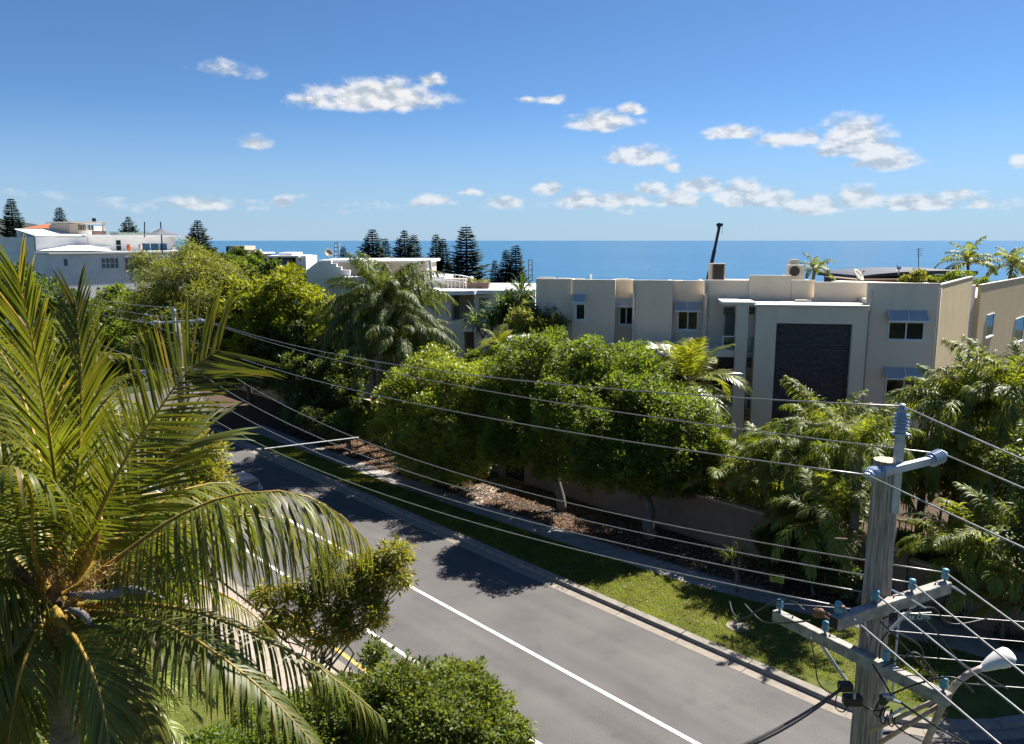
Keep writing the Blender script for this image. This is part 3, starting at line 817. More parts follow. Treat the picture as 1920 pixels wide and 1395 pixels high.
# near side
near_kerb = thing('kerb', rp(20, 10.8), 'concrete kerb beside the yellow line on the near side of the street', 'kerb')
for s in np.arange(-10, 80, 2.4):
    mb = MB(); mb.hexa([rp(s+.01, 10.62, -.1), rp(s+2.39, 10.62, -.1), rp(s+2.39, 10.98, -.1), rp(s+.01, 10.98, -.1),
                        rp(s+.01, 10.62, .14), rp(s+2.39, 10.62, .14), rp(s+2.39, 10.93, .125), rp(s+.01, 10.93, .125)])
    mb.build('kerb_stone', M['channel'], near_kerb)
mb = MB(); mb.prism([rp(-40, -40), rp(-40, 10.61), rp(140, 10.61), rp(140, -40)], -.3, .09)
o = mb.build('front_garden', M['turf']); tag(o, 'green front lawn below the coconut palm', kind='structure')
near_fp = thing('footpath', rp(20, 9.7), None, None); tag(near_fp, 'pale concrete path along the near kerb', kind='structure')
for s in np.arange(13, 27, 1.5):
    mb = MB(); mb.hexa([rp(s+.01, 8.9, 0), rp(s+1.49, 8.9, 0), rp(s+1.49, 10.55, 0), rp(s+.01, 10.55, 0),
                        rp(s+.01, 8.9, .11), rp(s+1.49, 8.9, .11), rp(s+1.49, 10.55, .11), rp(s+.01, 10.55, .11)])
    mb.build('path_slab', M['drive'], near_fp)
# curved cream garden wall below the palm
cw = []
for (px, py) in [(240, 1215), (258, 1265), (282, 1325), (318, 1370), (372, 1412), (440, 1450)]:
    cw.append(atz(px, py, 1.7))
cwp, _ = spline(cw, 18); inn = off_path(cwp, .13); ouu = off_path(cwp, -.13)
wl = thing('garden_wall', cwp[9] * np.array([1, 1, 0]), 'curved cream garden wall below the coconut palm', 'wall')
mb = MB(); mc = MB()
for i in range(17):
    a, b, c, d = inn[i], inn[i+1], ouu[i+1], ouu[i]
    z = lambda p, h: np.array([p[0], p[1], h])
    mb.hexa([z(a,0), z(b,0), z(c,0), z(d,0), z(a,1.6), z(b,1.6), z(c,1.6), z(d,1.6)])
    i2 = cwp[i] + (a - cwp[i]) * 1.35; j2 = cwp[i+1] + (b - cwp[i+1]) * 1.35
    k2 = cwp[i+1] + (c - cwp[i+1]) * 1.35; l2 = cwp[i] + (d - cwp[i]) * 1.35
    mc.hexa([z(i2,1.602), z(j2,1.602), z(k2,1.602), z(l2,1.602), z(i2,1.7), z(j2,1.7), z(k2,1.7), z(l2,1.7)])
mb.build('wall', M['sandstone'], wl); mc.build('coping', M['sandstone_cap'], wl)

# ------------------------------------------------------------------ buildings: a facade frame
class Frame:
    """local facade frame: a runs to the left along the facade, d points out of it"""
    def __init__(self, px, Y, deg):
        p = at(px, 530, Y); self.o = np.array([p[0], p[1]])
        self.e = np.array([-math.cos(R(deg)), math.sin(R(deg))]); self.m = np.array([-math.sin(R(deg)), -math.cos(R(deg))])
    def P(self, a, d, z):
        q = self.o + self.e * a + self.m * d
        return np.array([q[0], q[1], z])
    def hit(self, px, py, d=0.0):
        dr = ray(px, py); t = ((self.o + self.m * d) @ self.m) / (dr[:2] @ self.m)
        q = dr * t; a = (q[:2] - self.o) @ self.e
        return a, CAMH + q[2]
    def ab(self, x0, x1, y0, y1, d):
        """pixel box -> a0, a1, z0, z1 on the plane at offset d (y0 upper)"""
        a1 = self.hit(x0, (y0+y1)/2, d)[0]; a0 = self.hit(x1, (y0+y1)/2, d)[0]
        xm = (x0 + x1) / 2
        return a0, a1, self.hit(xm, y1, d)[1], self.hit(xm, y0, d)[1]
    def box(self, mb, a0, a1, d0, d1, z0, z1, mi=0):
        P = self.P
        return mb.hexa([P(a0,d0,z0), P(a1,d0,z0), P(a1,d1,z0), P(a0,d1,z0), P(a0,d0,z1), P(a1,d0,z1), P(a1,d1,z1), P(a0,d1,z1)], mi)
    def pbox(self, mb, x0, x1, y0, y1, d0, d1, z0=None, mi=0):
        a0, a1, zl, zh = self.ab(x0, x1, y0, y1, d1)
        return self.box(mb, a0, a1, d0, d1, zl if z0 is None else z0, zh, mi)
def window(fr, root, x0, x1, y0, y1, d, panes=2, pane='pane', frame='alu', fw=.07, rows=1):
    a0, a1, z0, z1 = fr.ab(x0, x1, y0, y1, d)
    mb = MB(); e = .05
    fr.box(mb, a0, a1, d - .03, d + e, z0, z0 + fw); fr.box(mb, a0, a1, d - .03, d + e, z1 - fw, z1)
    fr.box(mb, a0, a0 + fw, d - .03, d + e - .004, z0 + fw, z1 - fw); fr.box(mb, a1 - fw, a1, d - .03, d + e - .004, z0 + fw, z1 - fw)
    for k in range(1, panes):
        c = a0 + (a1 - a0) * k / panes
        fr.box(mb, c - fw*.45, c + fw*.45, d - .03, d + e - .008, z0 + fw, z1 - fw)
    for k in range(1, rows):
        c = z0 + (z1 - z0) * k / rows
        fr.box(mb, a0 + fw, a1 - fw, d - .03, d + e - .012, c - fw*.35, c + fw*.35)
    w = mb.build('window', M[frame], root); OFF[w.name] = OFF[root.name]
    mb = MB(); fr.box(mb, a0 - .05, a1 + .05, d - .03, d + .11, z0 - .07, z0 - .003); mb.build('sill', M[frame], w)
    for k in range(panes):
        b0 = a0 + (a1-a0)*k/panes; b1 = a0 + (a1-a0)*(k+1)/panes
        for j in range(rows):
            c0 = z0 + (z1-z0)*j/rows; c1 = z0 + (z1-z0)*(j+1)/rows
            mb = MB(); fr.box(mb, b0 + .004, b1 - .004, d - .028, d + .012, c0 + .004, c1 - .004)
            mb.build('pane', M[pane], w)
    return w
def awning(fr, root, x0, x1, y0, y1, d, struts=3):
    a0, a1, z0, z1 = fr.ab(x0, x1, y0, y1, d)
    P = fr.P
    aw = MB(); pr = .55
    aw.hexa([P(a0,d+pr,z0), P(a1,d+pr,z0), P(a1,d+.02,z1), P(a0,d+.02,z1), P(a0,d+pr,z0+.03), P(a1,d+pr,z0+.03), P(a1,d+.02,z1+.03), P(a0,d+.02,z1+.03)])
    a = aw.build('awning', M['awning'], root)
    OFF[a.name] = OFF[root.name]
    for t in np.linspace(.03, .97, struts):
        c = a0 + (a1 - a0) * t
        mb = MB(); mb.bar(P(c, d + pr, z0 + .05), P(c, d + .02, z1 + .08), .035); mb.build('strut', M['alu'], a)
    mb = MB(); fr.box(mb, a0 - .02, a1 + .02, d + pr - .02, d + pr + .02, z0 - .03, z0 + .04); mb.build('edge_rail', M['alu'], a)

# ---- main apartment block
fa = Frame(1763, 40.5, 9)
apt = thing('apartment_building', fa.P(10, 0, 0), 'beige stucco apartment block with a dark stone panel, flat roof and stepped parapets', 'building')
def seg(x0, x1, ytop, d, mat='stucco', back=-15.0, z0=0.0, name='wall', capit=True, over=0.0):
    a0, a1, zl, zh = fa.ab(x0, x1, ytop, ytop + 10, d)
    mb = MB(); fa.box(mb, a0, a1, back, d, z0, zh - .8); w = mb.build(name, M[mat], apt)
    OFF[w.name] = OFF[apt.name]
    mb = MB(); fa.box(mb, a0, a1, d - .2, d, zh - .798, zh); mb.build('parapet', M[mat], w)
    mb = MB(); fa.box(mb, a0, a0 + .2, d - 2.0, d - .201, zh - .798, zh - .01); mb.build('parapet', M[mat], w)
    if capit:
        mb = MB(); fa.box(mb, a0 - over, a1 + over, d - .22, d + .03, zh + .002, zh + .05); mb.build('coping', M['cap'], w)
    return a0, a1, zh
seg(1005, 1073, 524.5, -2.6); seg(1073, 1154, 526, -2.35)
seg(1154, 1188, 526.5, -3.2)
seg(1187, 1262, 527, -1.9); seg(1262, 1323, 528, -2.5); seg(1322, 1405, 527, -1.5, back=-15.2)
seg(1405, 1484, 518, -1.4); seg(1484, 1529, 527, -1.45); seg(1529, 1629, 531, -1.0)
seg(1627, 1763, 532.5, .6, 'stucco_cool', back=-9)
# base course under the right wing
mb = MB(); a0, a1, zl, zh = fa.ab(1627, 1766, 826, 850, .63); fa.box(mb, a0 - .02, a1 + .02, 0, .66, 0, zh); mb.build('base_course', M['brown_wall'], apt)
# portal with the stone panel
a0, a1, zl, zh = fa.ab(1418, 1628, 577, 607, 1.7)
_, _, _, zcap = fa.ab(1418, 1628, 572, 577, 1.7)
pa0, pa1, pz0, pz1 = fa.ab(1450, 1591, 607, 830, 1.7)
mb = MB()
fa.box(mb, a0 + .01, pa0, -1.0, 1.7, 0, zh); fa.box(mb, pa1, a1, -1.0, 1.7, 0, zh); fa.box(mb, pa0, pa1, -1.0, 1.7, pz1, zh)
fa.box(mb, pa0, pa1, -1.0, 1.40, 0, pz1 - .002)
mb.build('portal', M['stucco_cool'], apt)
mb = MB(); fa.box(mb, a0 - .05, a1 + .12, -1.05, 1.78, zh + .002, zcap); mb.build('portal_slab', M['cap'], apt)
mb = MB(); q = fa.ab(1492, 1521, 566, 571, -.3); fa.box(mb, q[0], q[1], -.6, -.3, zcap + .002, q[3] + .1); mb.build('roof_hatch', M['cap'], apt)
# stacked ledgestone: hundreds of thin strips
mb = MB(); r_ = np.random.default_rng(3); z = 2.2
while z < pz1 - .01:
    h = min(r_.choice([.06, .08, .10, .12]), pz1 - z); a = pa0 + .004
    while a < pa1 - .01:
        w = min(r_.uniform(.25, .9), pa1 - .004 - a)
        fa.box(mb, a, a + w - .006, 1.38, 1.42 + r_.random() * .07, z, z + h - .006); a += w
    z += h
o = mb.build('stone_panel', M['stone'], apt); o['kind'] = 'stuff'
# balcony tower: slab, columns, louvres, doors, glass
b0, b1, bz0, bz1 = fa.ab(1354, 1418, 566.5, 573, 1.5)
mb = MB(); fa.box(mb, b0 + .01, b1, -1.6, 1.5, bz0, bz1); mb.build('balcony_roof', M['cap'], apt)
c0, c1, _, _ = fa.ab(1377, 1399, 573, 800, 1.45)
mb = MB(); fa.box(mb, c0, c1, .9, 1.45, 0, bz0 - .002); mb.build('column', M['stucco_cool'], apt)
for (x0, x1, n0) in ((1357, 1377, 0), (1399, 1418, 1)):
    for (yt, yb, yr0, yr1) in ((576, 590, 630, 664), (671, 689, 731, 768)):
        q = fa.ab(x0, x1, yt, yb, .9)
        for k in range(5):
            zz = q[2] + (q[3] - q[2]) * (k + .15) / 5
            mb = MB(); fa.box(mb, q[0], q[1], .82, .9, zz, zz + (q[3]-q[2]) / 5 * .72); mb.build('louvre_slat', M['louvre'], apt)
        q2 = fa.ab(x0 + 2, x1, yb, yr1, -.9); mb = MB(); fa.box(mb, q2[0], q2[1] , -1.38, -1.2, q2[2], q2[3]); mb.build('door_pane', M['pane_grey'], apt)
        q3 = fa.ab(x0 - (3 if n0 == 0 else 0), x1, yr0, yr1, 1.0)
        mb = MB(); fa.box(mb, q3[0], q3[1], .96, .98, q3[2], q3[3] - .06); g = mb.build('balustrade_glass', M['clear'], apt); OFF[g.name] = OFF[apt.name]
        mb = MB(); fa.box(mb, q3[0], q3[1], .94, 1.0, q3[3] - .055, q3[3]); fa.box(mb, q3[1] - .05, q3[1], .93, 1.01, q3[2], q3[3] - .056); fa.box(mb, q3[0], q3[1] - .051, .94, 1.0, q3[2], q3[2] + .05)
        mb.build('rail', M['alu'], g)
# first floor slab / second floor balconies left of the tower
q = fa.ab(1208, 1378, 655, 668, 1.2); mb = MB(); fa.box(mb, q[0], q[1], -2.3, 1.2, q[2], q[3]); mb.build('balcony_slab', M['stucco_cool'], apt)
q = fa.ab(1222, 1262, 651, 656, .7); mb = MB(); fa.box(mb, q[0], q[1], -1.2, .7, q[2] + .08, q[3] + .05); mb.build('slab_edge', M['cap'], apt)
mb = MB(); q2 = fa.ab(1230, 1376, 686, 760, .2); fa.box(mb, q2[0], q2[1], -.9, -.6, q2[2], q2[3]); mb.build('door_pane', M['pane'], apt)
q = fa.ab(1315, 1377, 670, 687, 1.1)
for k in range(6):
    zz = q[2] + (q[3]-q[2]) * (k + .1) / 6
    mb = MB(); fa.box(mb, q[0], q[1], 1.0, 1.1, zz, zz + (q[3]-q[2]) / 6 * .75); mb.build('louvre_slat', M['louvre'], apt)
q = fa.ab(1255, 1377, 741, 757, 1.1); mb = MB(); fa.box(mb, q[0], q[1], 1.04, 1.06, q[2], q[3]); g = mb.build('balustrade_glass', M['clear'], apt); OFF[g.name] = OFF[apt.name]
mb = MB(); fa.box(mb, q[0], q[1], 1.02, 1.08, q[3] + .002, q[3] + .05); fa.box(mb, q[0], q[1], 1.02, 1.08, q[2] - .05, q[2] - .002); mb.build('rail', M['alu'], g)
q = fa.ab(1240, 1377, 757, 768, 1.2); mb = MB(); fa.box(mb, q[0], q[1], -2.2, 1.2, q[2] - .25, q[3] - .1); mb.build('balcony_slab', M['stucco_cool'], apt)
q = fa.ab(1300, 1377, 776, 800, 1.0)
for k in range(7):
    zz = q[2] + (q[3]-q[2]) * (k + .1) / 7
    mb = MB(); fa.box(mb, q[0], q[1], .6, .7, zz, zz + (q[3]-q[2]) / 7 * .75); mb.build('louvre_slat', M['louvre'], apt)
# windows with awnings
window(fa, apt, 1079, 1098, 569, 600, -2.35, 1); awning(fa, apt, 1074, 1099, 553, 566, -2.35, 2)
window(fa, apt, 1161, 1187.5, 575, 609, -3.2, 2); awning(fa, apt, 1154.5, 1186, 560, 573, -3.2, 2)
window(fa, apt, 1270, 1309, 583, 619, -2.5, 2); awning(fa, apt, 1265, 1313, 567, 582, -2.5, 3)
window(fa, apt, 1664, 1733, 603, 638, .6, 2); awning(fa, apt, 1661, 1738, 583, 601, .6, 3)
window(fa, apt, 1659, 1729, 710, 746, .6, 2); awning(fa, apt, 1656, 1733, 690, 708, .6, 3)
# upstands on the flat roof, seen over the parapet
for (x0, x1, yt) in ((1008, 1040, 520), (1046, 1070, 521.5), (1075, 1096, 522.5), (1155, 1179, 522.5), (1188, 1202, 526), (1264, 1280, 525.6), (1322, 1334, 526.5)):
    q = fa.ab(x0, x1, yt, yt + 6, -6.0); mb = MB(); fa.box(mb, q[0], q[1], -6.3, -6, 5, q[3]); mb.build('roof_upstand', M['cap'], apt)

for (x, d_, y0) in ((1630.5, .6, 545), (1759, .6, 540), (1324.5, -1.5, 534), (1189.5, -1.9, 534)):
    a_, _ = fa.hit(x, 600, d_ + .05); mb = MB(); mb.tube([fa.P(a_, d_ + .05, 0), fa.P(a_, d_ + .05, fa.hit(x, y0, d_)[1])], .045, 8); mb.build('downpipe', M['stucco'], apt, smooth=True)
# ---- cream wing turned away to the right
fw = Frame(1763.6, 40.2, -53)
wing = thing('apartment_wing', (fw.o[0], fw.o[1], 0), 'cream painted wing with slim upright windows at the right edge', 'building')
def wseg(x0, x1, ytop, d, mat, back):
    a1 = fw.hit(x0, 560, d)[0]; a0 = fw.hit(x1, 560, d)[0]; z1 = fw.hit(x1, ytop, d)[1]
    return a0, a1, z1
zt = fw.hit(1764, 535, 0)[1]
aE = fw.hit(1821, 560, 0)[0]
mb = MB(); fw.box(mb, aE, 0, -.2, 0, zt - .8, zt); fw.box(mb, aE, 0, -8, -.001, 0, zt - .802); w = mb.build('wall', M['cream'], wing); OFF[w.name] = OFF[wing.name]
mb = MB(); fw.box(mb, aE - .05, -.01, -.2, .03, zt + .002, zt + .05); mb.build('coping', M['cap'], w)
# second block: a grey frontal return, then cream again
f2 = Frame(1841, 51, -48)
q = f2.hit(1841, 535, 0)[1]
mb = MB(); f2.box(mb, -22, 0, -.2, 0, q - .8, q); f2.box(mb, -22, 0, -10, -.001, 0, q - .802); w = mb.build('wall', M['cream'], wing); OFF[w.name] = OFF[wing.name]
mb = MB(); f2.box(mb, -22, .03, -.2, .03, q + .002, q + .05); mb.build('coping', M['cap'], w)
mb = MB(); f2.box(mb, .01, 1.6, -9, -.3, 0, q + .02); mb.build('return_wall', M['stucco_cool'], wing)
window(f2, wing, 1849, 1862, 589, 630, 0, 1, fw=.06); window(f2, wing, 1902, 1918, 596, 640, 0, 1, fw=.06)

# ---- brown boundary wall with gate gap
bw = thing('boundary_wall', rp(18, 27), 'brown rendered boundary wall behind the verge with pale capping', 'wall')
for (s0, s1, h, o0) in ((28.2, 9.6, 2.0, 27.0), (9.6, 3.5, 1.7, 27.2), (52, 30.4, 2.15, 27.2)):
    mb = MB(); mb.hexa([rp(s0, o0, 0), rp(s1, o0, 0), rp(s1, o0+.22, 0), rp(s0, o0+.22, 0), rp(s0, o0, h), rp(s1, o0, h), rp(s1, o0+.22, h), rp(s0, o0+.22, h)])
    mb.build('wall', M['brown_wall'], bw)
    mb = MB(); mb.hexa([rp(s0, o0-.04, h+.002), rp(s1, o0-.04, h+.002), rp(s1, o0+.26, h+.002), rp(s0, o0+.26, h+.002), rp(s0, o0-.04, h+.06), rp(s1, o0-.04, h+.06), rp(s1, o0+.26, h+.06), rp(s0, o0+.26, h+.06)])
    mb.build('capping', M['wall_cap'], bw)
for s in (28.3, 30.3):
    mb = MB(); c = rp(s, 27.1); mb.hexa([c + np.array([x, y, zz]) for zz in (0, 2.35) for (x, y) in ((-.22,-.22),(.22,-.22),(.22,.22),(-.22,.22))]); mb.build('gate_pier', M['brown_wall'], bw)
mb = MB()
mb.hexa([rp(28.5, 27.1, .1), rp(30.1, 27.1, .1), rp(30.1, 27.16, .1), rp(28.5, 27.16, .1), rp(28.5, 27.1, 2.1), rp(30.1, 27.1, 2.1), rp(30.1, 27.16, 2.1), rp(28.5, 27.16, 2.1)]); mb.build('gate', M['dark'], bw)
cwall = thing('boundary_wall', rp(60, 28), 'cream rendered wall in the shade behind the dark street trees', 'wall')
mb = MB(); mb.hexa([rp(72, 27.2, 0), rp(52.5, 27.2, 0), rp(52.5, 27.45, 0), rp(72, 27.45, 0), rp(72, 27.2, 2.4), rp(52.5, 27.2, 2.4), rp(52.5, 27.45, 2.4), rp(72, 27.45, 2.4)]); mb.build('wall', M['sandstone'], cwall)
mb = MB(); mb.hexa([rp(72, 27.15, 2.402), rp(52.5, 27.15, 2.402), rp(52.5, 27.5, 2.402), rp(72, 27.5, 2.402), rp(72, 27.15, 2.47), rp(52.5, 27.15, 2.47), rp(52.5, 27.5, 2.47), rp(72, 27.5, 2.47)]); mb.build('capping', M['sandstone_cap'], cwall)
def bar_fence(label, p, q, z0, h, n):
    p = np.asarray(p, float); q = np.asarray(q, float)
    root = thing('pool_fence', (p + q) / 2 * np.array([1,1,0]) + np.array([0,0,z0]), label, 'fence')
    mb = MB(); U = np.array([0, 0, 1.])
    mb.bar(p * np.array([1,1,0]) + U*(z0+h), q * np.array([1,1,0]) + U*(z0+h), .045); mb.build('top_rail', M['black'], root)
    mb = MB(); mb.bar(p * np.array([1,1,0]) + U*(z0+.12), q * np.array([1,1,0]) + U*(z0+.12), .045); mb.build('bottom_rail', M['black'], root)
    for k in range(n):
        c = (p + (q - p) * k / (n - 1)) * np.array([1,1,0])
        mb = MB(); mb.bar(c + U*z0, c + U*(z0+h-.025), .03); mb.build('bar', M['black'], root)
bar_fence('black bar pool fence above the brown wall beside the big fig', rp(15.2, 28.6), rp(8.2, 28.6), 1.2, 1.35, 34)
bar_fence('black bar pool fence seen behind the timber power pole', rp(5.5, 31.5), rp(-1.0, 31.5), .4, 1.4, 34)
# white garden pavilion between the trees
pv = thing('pavilion', at(972, 660, 43) * np.array([1, 1, 0]), 'small white flat roofed pavilion half hidden by the shrubs', 'pavilion')
fp_ = Frame(995, 43, 12)
q = fp_.ab(953, 996, 632, 640, 0)
mb = MB(); fp_.box(mb, q[0] - .1, q[1], -2.2, .2, q[2], q[3]); mb.build('roof', M['white_paint'], pv)
mb = MB(); fp_.box(mb, q[0], q[1] - .2, -2.0, 0, 0, q[2] - .002); mb.build('wall', M['white'], pv)

# ---- white curved apartment house in the middle
fc = Frame(1003, 56, 4)
cen = thing('apartment_house', fc.P(6, -4, 0), 'white apartment house with a curved roof terrace, planters and railing', 'building')
def cbox(name, mat, x0, x1, y0, y1, d0, d1, z0=None, par=None):
    mb = MB(); fc.pbox(mb, x0, x1, y0, y1, d0, d1, z0); o = mb.build(name, M[mat], par or cen); OFF[o.name] = OFF[cen.name]; return o
# facade: straight piece at right, recess with balcony, curved bay at left
cbox('wall', 'blue_white', 889, 1003, 553, 700, -9, 0, 0)
cbox('wall', 'blue_white', 760, 846, 553, 700, -9, .35, 0)
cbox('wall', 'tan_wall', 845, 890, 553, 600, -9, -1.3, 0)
cbox('balcony_front', 'blue_white', 846, 870, 601, 700, -1.2, .4, 0)
cbox('balcony_slab', 'white', 862, 889.5, 617, 622, -1.3, .75)
cbox('door_pane', 'pane_grey', 845, 861, 556, 600, -1.29, -1.2)
# terrace slab with rounded nose
pts = []
for (x, d) in ((1004, .5), (895, .5), (889, .9), (876, 1.35), (852, 1.55), (820, 1.5), (760, 1.4)):
    a = fc.hit(x, 548, d)[0]; pts.append(fc.P(a, d, 0)[:2])
aL = fc.hit(760, 548, -9)[0]
poly = pts + [fc.P(aL, -9, 0)[:2], fc.P(fc.hit(1004, 548, .5)[0], -9, 0)[:2]]
zt = fc.hit(880, 544, .5)[1]
mb = MB(); mb.prism(poly, zt - .28, zt); mb.build('terrace_slab', M['white_paint'], cen)
window(fc, cen, 896, 918, 557, 580, 0, 1, 'pane_grey', 'white_paint', .06)
# white balcony rail bars
for (x0, x1, y0, y1) in ((869, 889, 590, 617), (858, 885, 663, 690)):
    q = fc.ab(x0, x1, y0, y1, .7); rl = MB(); fc.box(rl, q[0], q[1], .67, .73, q[3] - .06, q[3]); fc.box(rl, q[0], q[1], .67, .73, q[2] + .05, q[2] + .1)
    g = rl.build('balcony_rail', M['white_paint'], cen); OFF[g.name] = OFF[cen.name]
    for k in range(9):
        a = q[0] + (q[1]-q[0]) * k / 8; mb = MB(); fc.box(mb, a - .015, a + .015, .685, .715, q[2] + .1, q[3] - .06); mb.build('baluster', M['white_paint'], g)
# roof terrace railing, curved
rp_ = []
for (x, y, d) in ((766, 511, -2.5), (800, 511, -2), (838, 513.5, -1.2), (862, 516, -.8), (886, 521, -2.4), (884, 518, -6)):
    a, z = fc.hit(x, y, d); rp_.append(fc.P(a, d, z))
rs, _ = spline(rp_, 30)
mb = MB(); mb.tube(rs, .035, 6); mb.tube(rs - np.array([0,0,.45]), .02, 5); g = mb.build('terrace_rail', M['white_paint'], cen); OFF[g.name] = OFF[cen.name]
for p in rs[::1]:
    mb = MB(); mb.bar(p, np.array([p[0], p[1], zt]), .03); mb.build('baluster', M['white_paint'], g)
# roof rooms, planters, gable wall, sail
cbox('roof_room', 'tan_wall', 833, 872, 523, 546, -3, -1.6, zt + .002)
cbox('roof_room', 'white', 760, 834, 519, 546, -7, -2.6, zt + .002)
# stepped party wall (grey in shade): one silhouette with thickness
fg = Frame(790, 58, 2)
prof = [(575, 600), (575, 508), (583, 500), (597, 489.5), (621, 488.5), (621, 494), (631, 494.5), (631, 500), (640, 500.5), (640, 506), (656, 506.5), (656, 600)]
mb = MB(); k = len(prof); v = []
for d in (-.3, 0):
    for (x, y) in prof:
        a, z = fg.hit(x, y, 0); v.append(fg.P(a, d, z if y < 590 else 0))
mb.add(v, [tuple(range(k)), tuple(range(k, 2*k))[::-1]] + [(i, (i+1) % k, k + (i+1) % k, k + i) for i in range(k)])
mb.build('stepped_wall', M['blue_white'], cen)
mb = MB(); fg.pbox(mb, 597, 806, 487.5, 492, -7, -.8, None); mb.build('roof_parapet', M['white_paint'], cen)
mb = MB(); fg.pbox(mb, 600, 800, 492.3, 545, -6.5, -.85, 0); mb.build('upper_wall', M['tan_wall'], cen)
cbox('party_wall', 'blue_white', 640, 762, 520, 700, -9, .2, 0)
for i, (x0, x1) in enumerate(((875, 896), (896.6, 916))):
    pl = thing('planter_box', fc.P(fc.hit((x0+x1)/2, 540, -1.2)[0], -1.2, zt), ('left' if i == 0 else 'right') + ' one of two timber planter boxes on the white roof terrace', 'planter')
    mb = MB(); fc.pbox(mb, x0, x1, 530, 541, -2.2, -1.2, zt + .06); mb.build('box', M['timber'], pl)
    q = fc.ab(x0, x1, 530, 541, -1.2)
    for a in (q[0] + .12, q[1] - .12):
        mb = MB(); fc.box(mb, a - .06, a + .06, -1.9, -1.4, zt + .002, zt + .058); mb.build('foot', M['timber'], pl)
    cpos = fc.P((q[0]+q[1])/2, -1.7, q[3])
    V, F = crown([(cpos, (.45, .4, .22))], 500, .1, 71 + i, per=10, cl=.12); put('plant', np_mesh('plant', V - np.array(OFF[pl.name]), F, M['leaf_olive']), pl)
sl = thing('shade_sail', at(740, 489, 55) * np.array([1, 1, 0]), 'cream shade sail stretched over the white roof terrace', 'shade sail')
mb = MB(); A, B, C_ = at(662, 490, 57), at(806, 489.5, 54.5), at(725, 484.5, 60)
D_ = at(720, 491, 53.5)
mb.add([A, D_, B, C_, A + [0,0,.05], D_ + [0,0,.05], B + [0,0,.05], C_ + [0,0,.05]], [(0,3,2,1),(4,5,6,7),(0,1,5,4),(1,2,6,5),(2,3,7,6),(3,0,4,7)]); mb.build('sail', M['sail'], sl)
mb = MB(); mb.tube([at(811, 545, 54.4) * np.array([1,1,0]) + np.array([0,0,zt]), at(806, 488, 54.5)], .09, 8); mb.build('post', M['white_paint'], sl)
def dish(label, px, py, Y, rpx, face, mat='dish', pole=1.0):
    c = at(px, py, Y); r = rpx * Y / FPX; ax = norm(face)
    root = thing('satellite_dish', c - np.array([0, 0, pole]), label, 'satellite dish')
    mb = MB(); pr = [(0, .02)] + [(.32 * r * t * t, r * t) for t in np.linspace(.15, 1, 7)]
    pr += [(h + .02, rr_) for (h, rr_) in pr[::-1][:-1]]
    mb.lathe(c - ax * .1, ax, pr, 18); mb.build('reflector', M[mat], root, smooth=True)
    mb = MB(); mb.tube([c - np.array([0,0,pole]), c - ax * .12], .04, 6); mb.build('mast', M['galv'], root)
    mb = MB(); mb.tube([c - np.array([0,0,r*.8]) + ax*.1, c + ax * r * .9], .02, 5); mb.tube([c + ax * r * .85, c + ax * r * 1.05], .06, 6); mb.build('feed_arm', M['black'], root)
dish('round brown satellite dish on the stepped white wall', 616, 474, 60, 8, (.5, -.7, .5), pole=.9)

# ---- large white house on the left
fl = Frame(345, 80, -52)
lh = thing('white_house', fl.P(5, -5, terrain_z(-45., 80.)), 'large white terraced house with roof pavilion on the left', 'building')
def lbox(name, mat, x0, x1, y0, y1, d0, d1, z0=None):
    mb = MB(); fl.pbox(mb, x0, x1, y0, y1, d0, d1, z0); o = mb.build(name, M[mat], lh); OFF[o.name] = OFF[lh.name]; return o
lbox('wall', 'white', 94, 352, 475.5, 600, -10, 0, 2)
lbox('terrace_slab', 'white_paint', 92, 356, 471.5, 475, -3.0, .35)
lbox('upper_wall', 'white', 166, 330, 444, 470, -10, -3.0, 5)
lbox('roof_slab', 'white_paint', 160, 348, 440.5, 444, -11, -2.2)
# low hip roof over the left end of the lower storey
q = fl.ab(96, 208, 463.5, 475, -.2); P_ = fl.P
zr0 = q[2] + .25; zr1 = q[3] + .15
mb = MB(); h = [P_(q[0], .1, zr0), P_(q[1], .1, zr0), P_(q[1], -5, zr0), P_(q[0], -5, zr0), P_(q[0] + .9, -2.2, zr1), P_(q[1] - 2.7, -2.2, zr1), P_(q[1] - 2.7, -4, zr1), P_(q[0] + .9, -4, zr1)]
mb.hexa(h); mb.build('hip_roof', M['roof_white'], lh)
window(fl, lh, 189, 223, 483, 504, 0, 4, 'pane_grey', 'white_paint', .06, 2); window(fl, lh, 233, 280, 482, 506, 0, 6, 'pane_grey', 'white_paint', .06, 2)
window(fl, lh, 216, 228, 449, 471, -3.0, 1, 'pane', 'white_paint', .07, 2); window(fl, lh, 265, 314, 455, 471, -3.0, 3, 'pane_blue', 'white_paint', .07)
window(fl, lh, 118, 128, 484, 500, 0, 1, 'pane_grey', 'white_paint')
lbox('parapet', 'white', 88, 190, 459, 464, -6, -5.4, 6)
lbox('stair_wall', 'white', 176, 206, 462, 472, -3.2, -2.6)
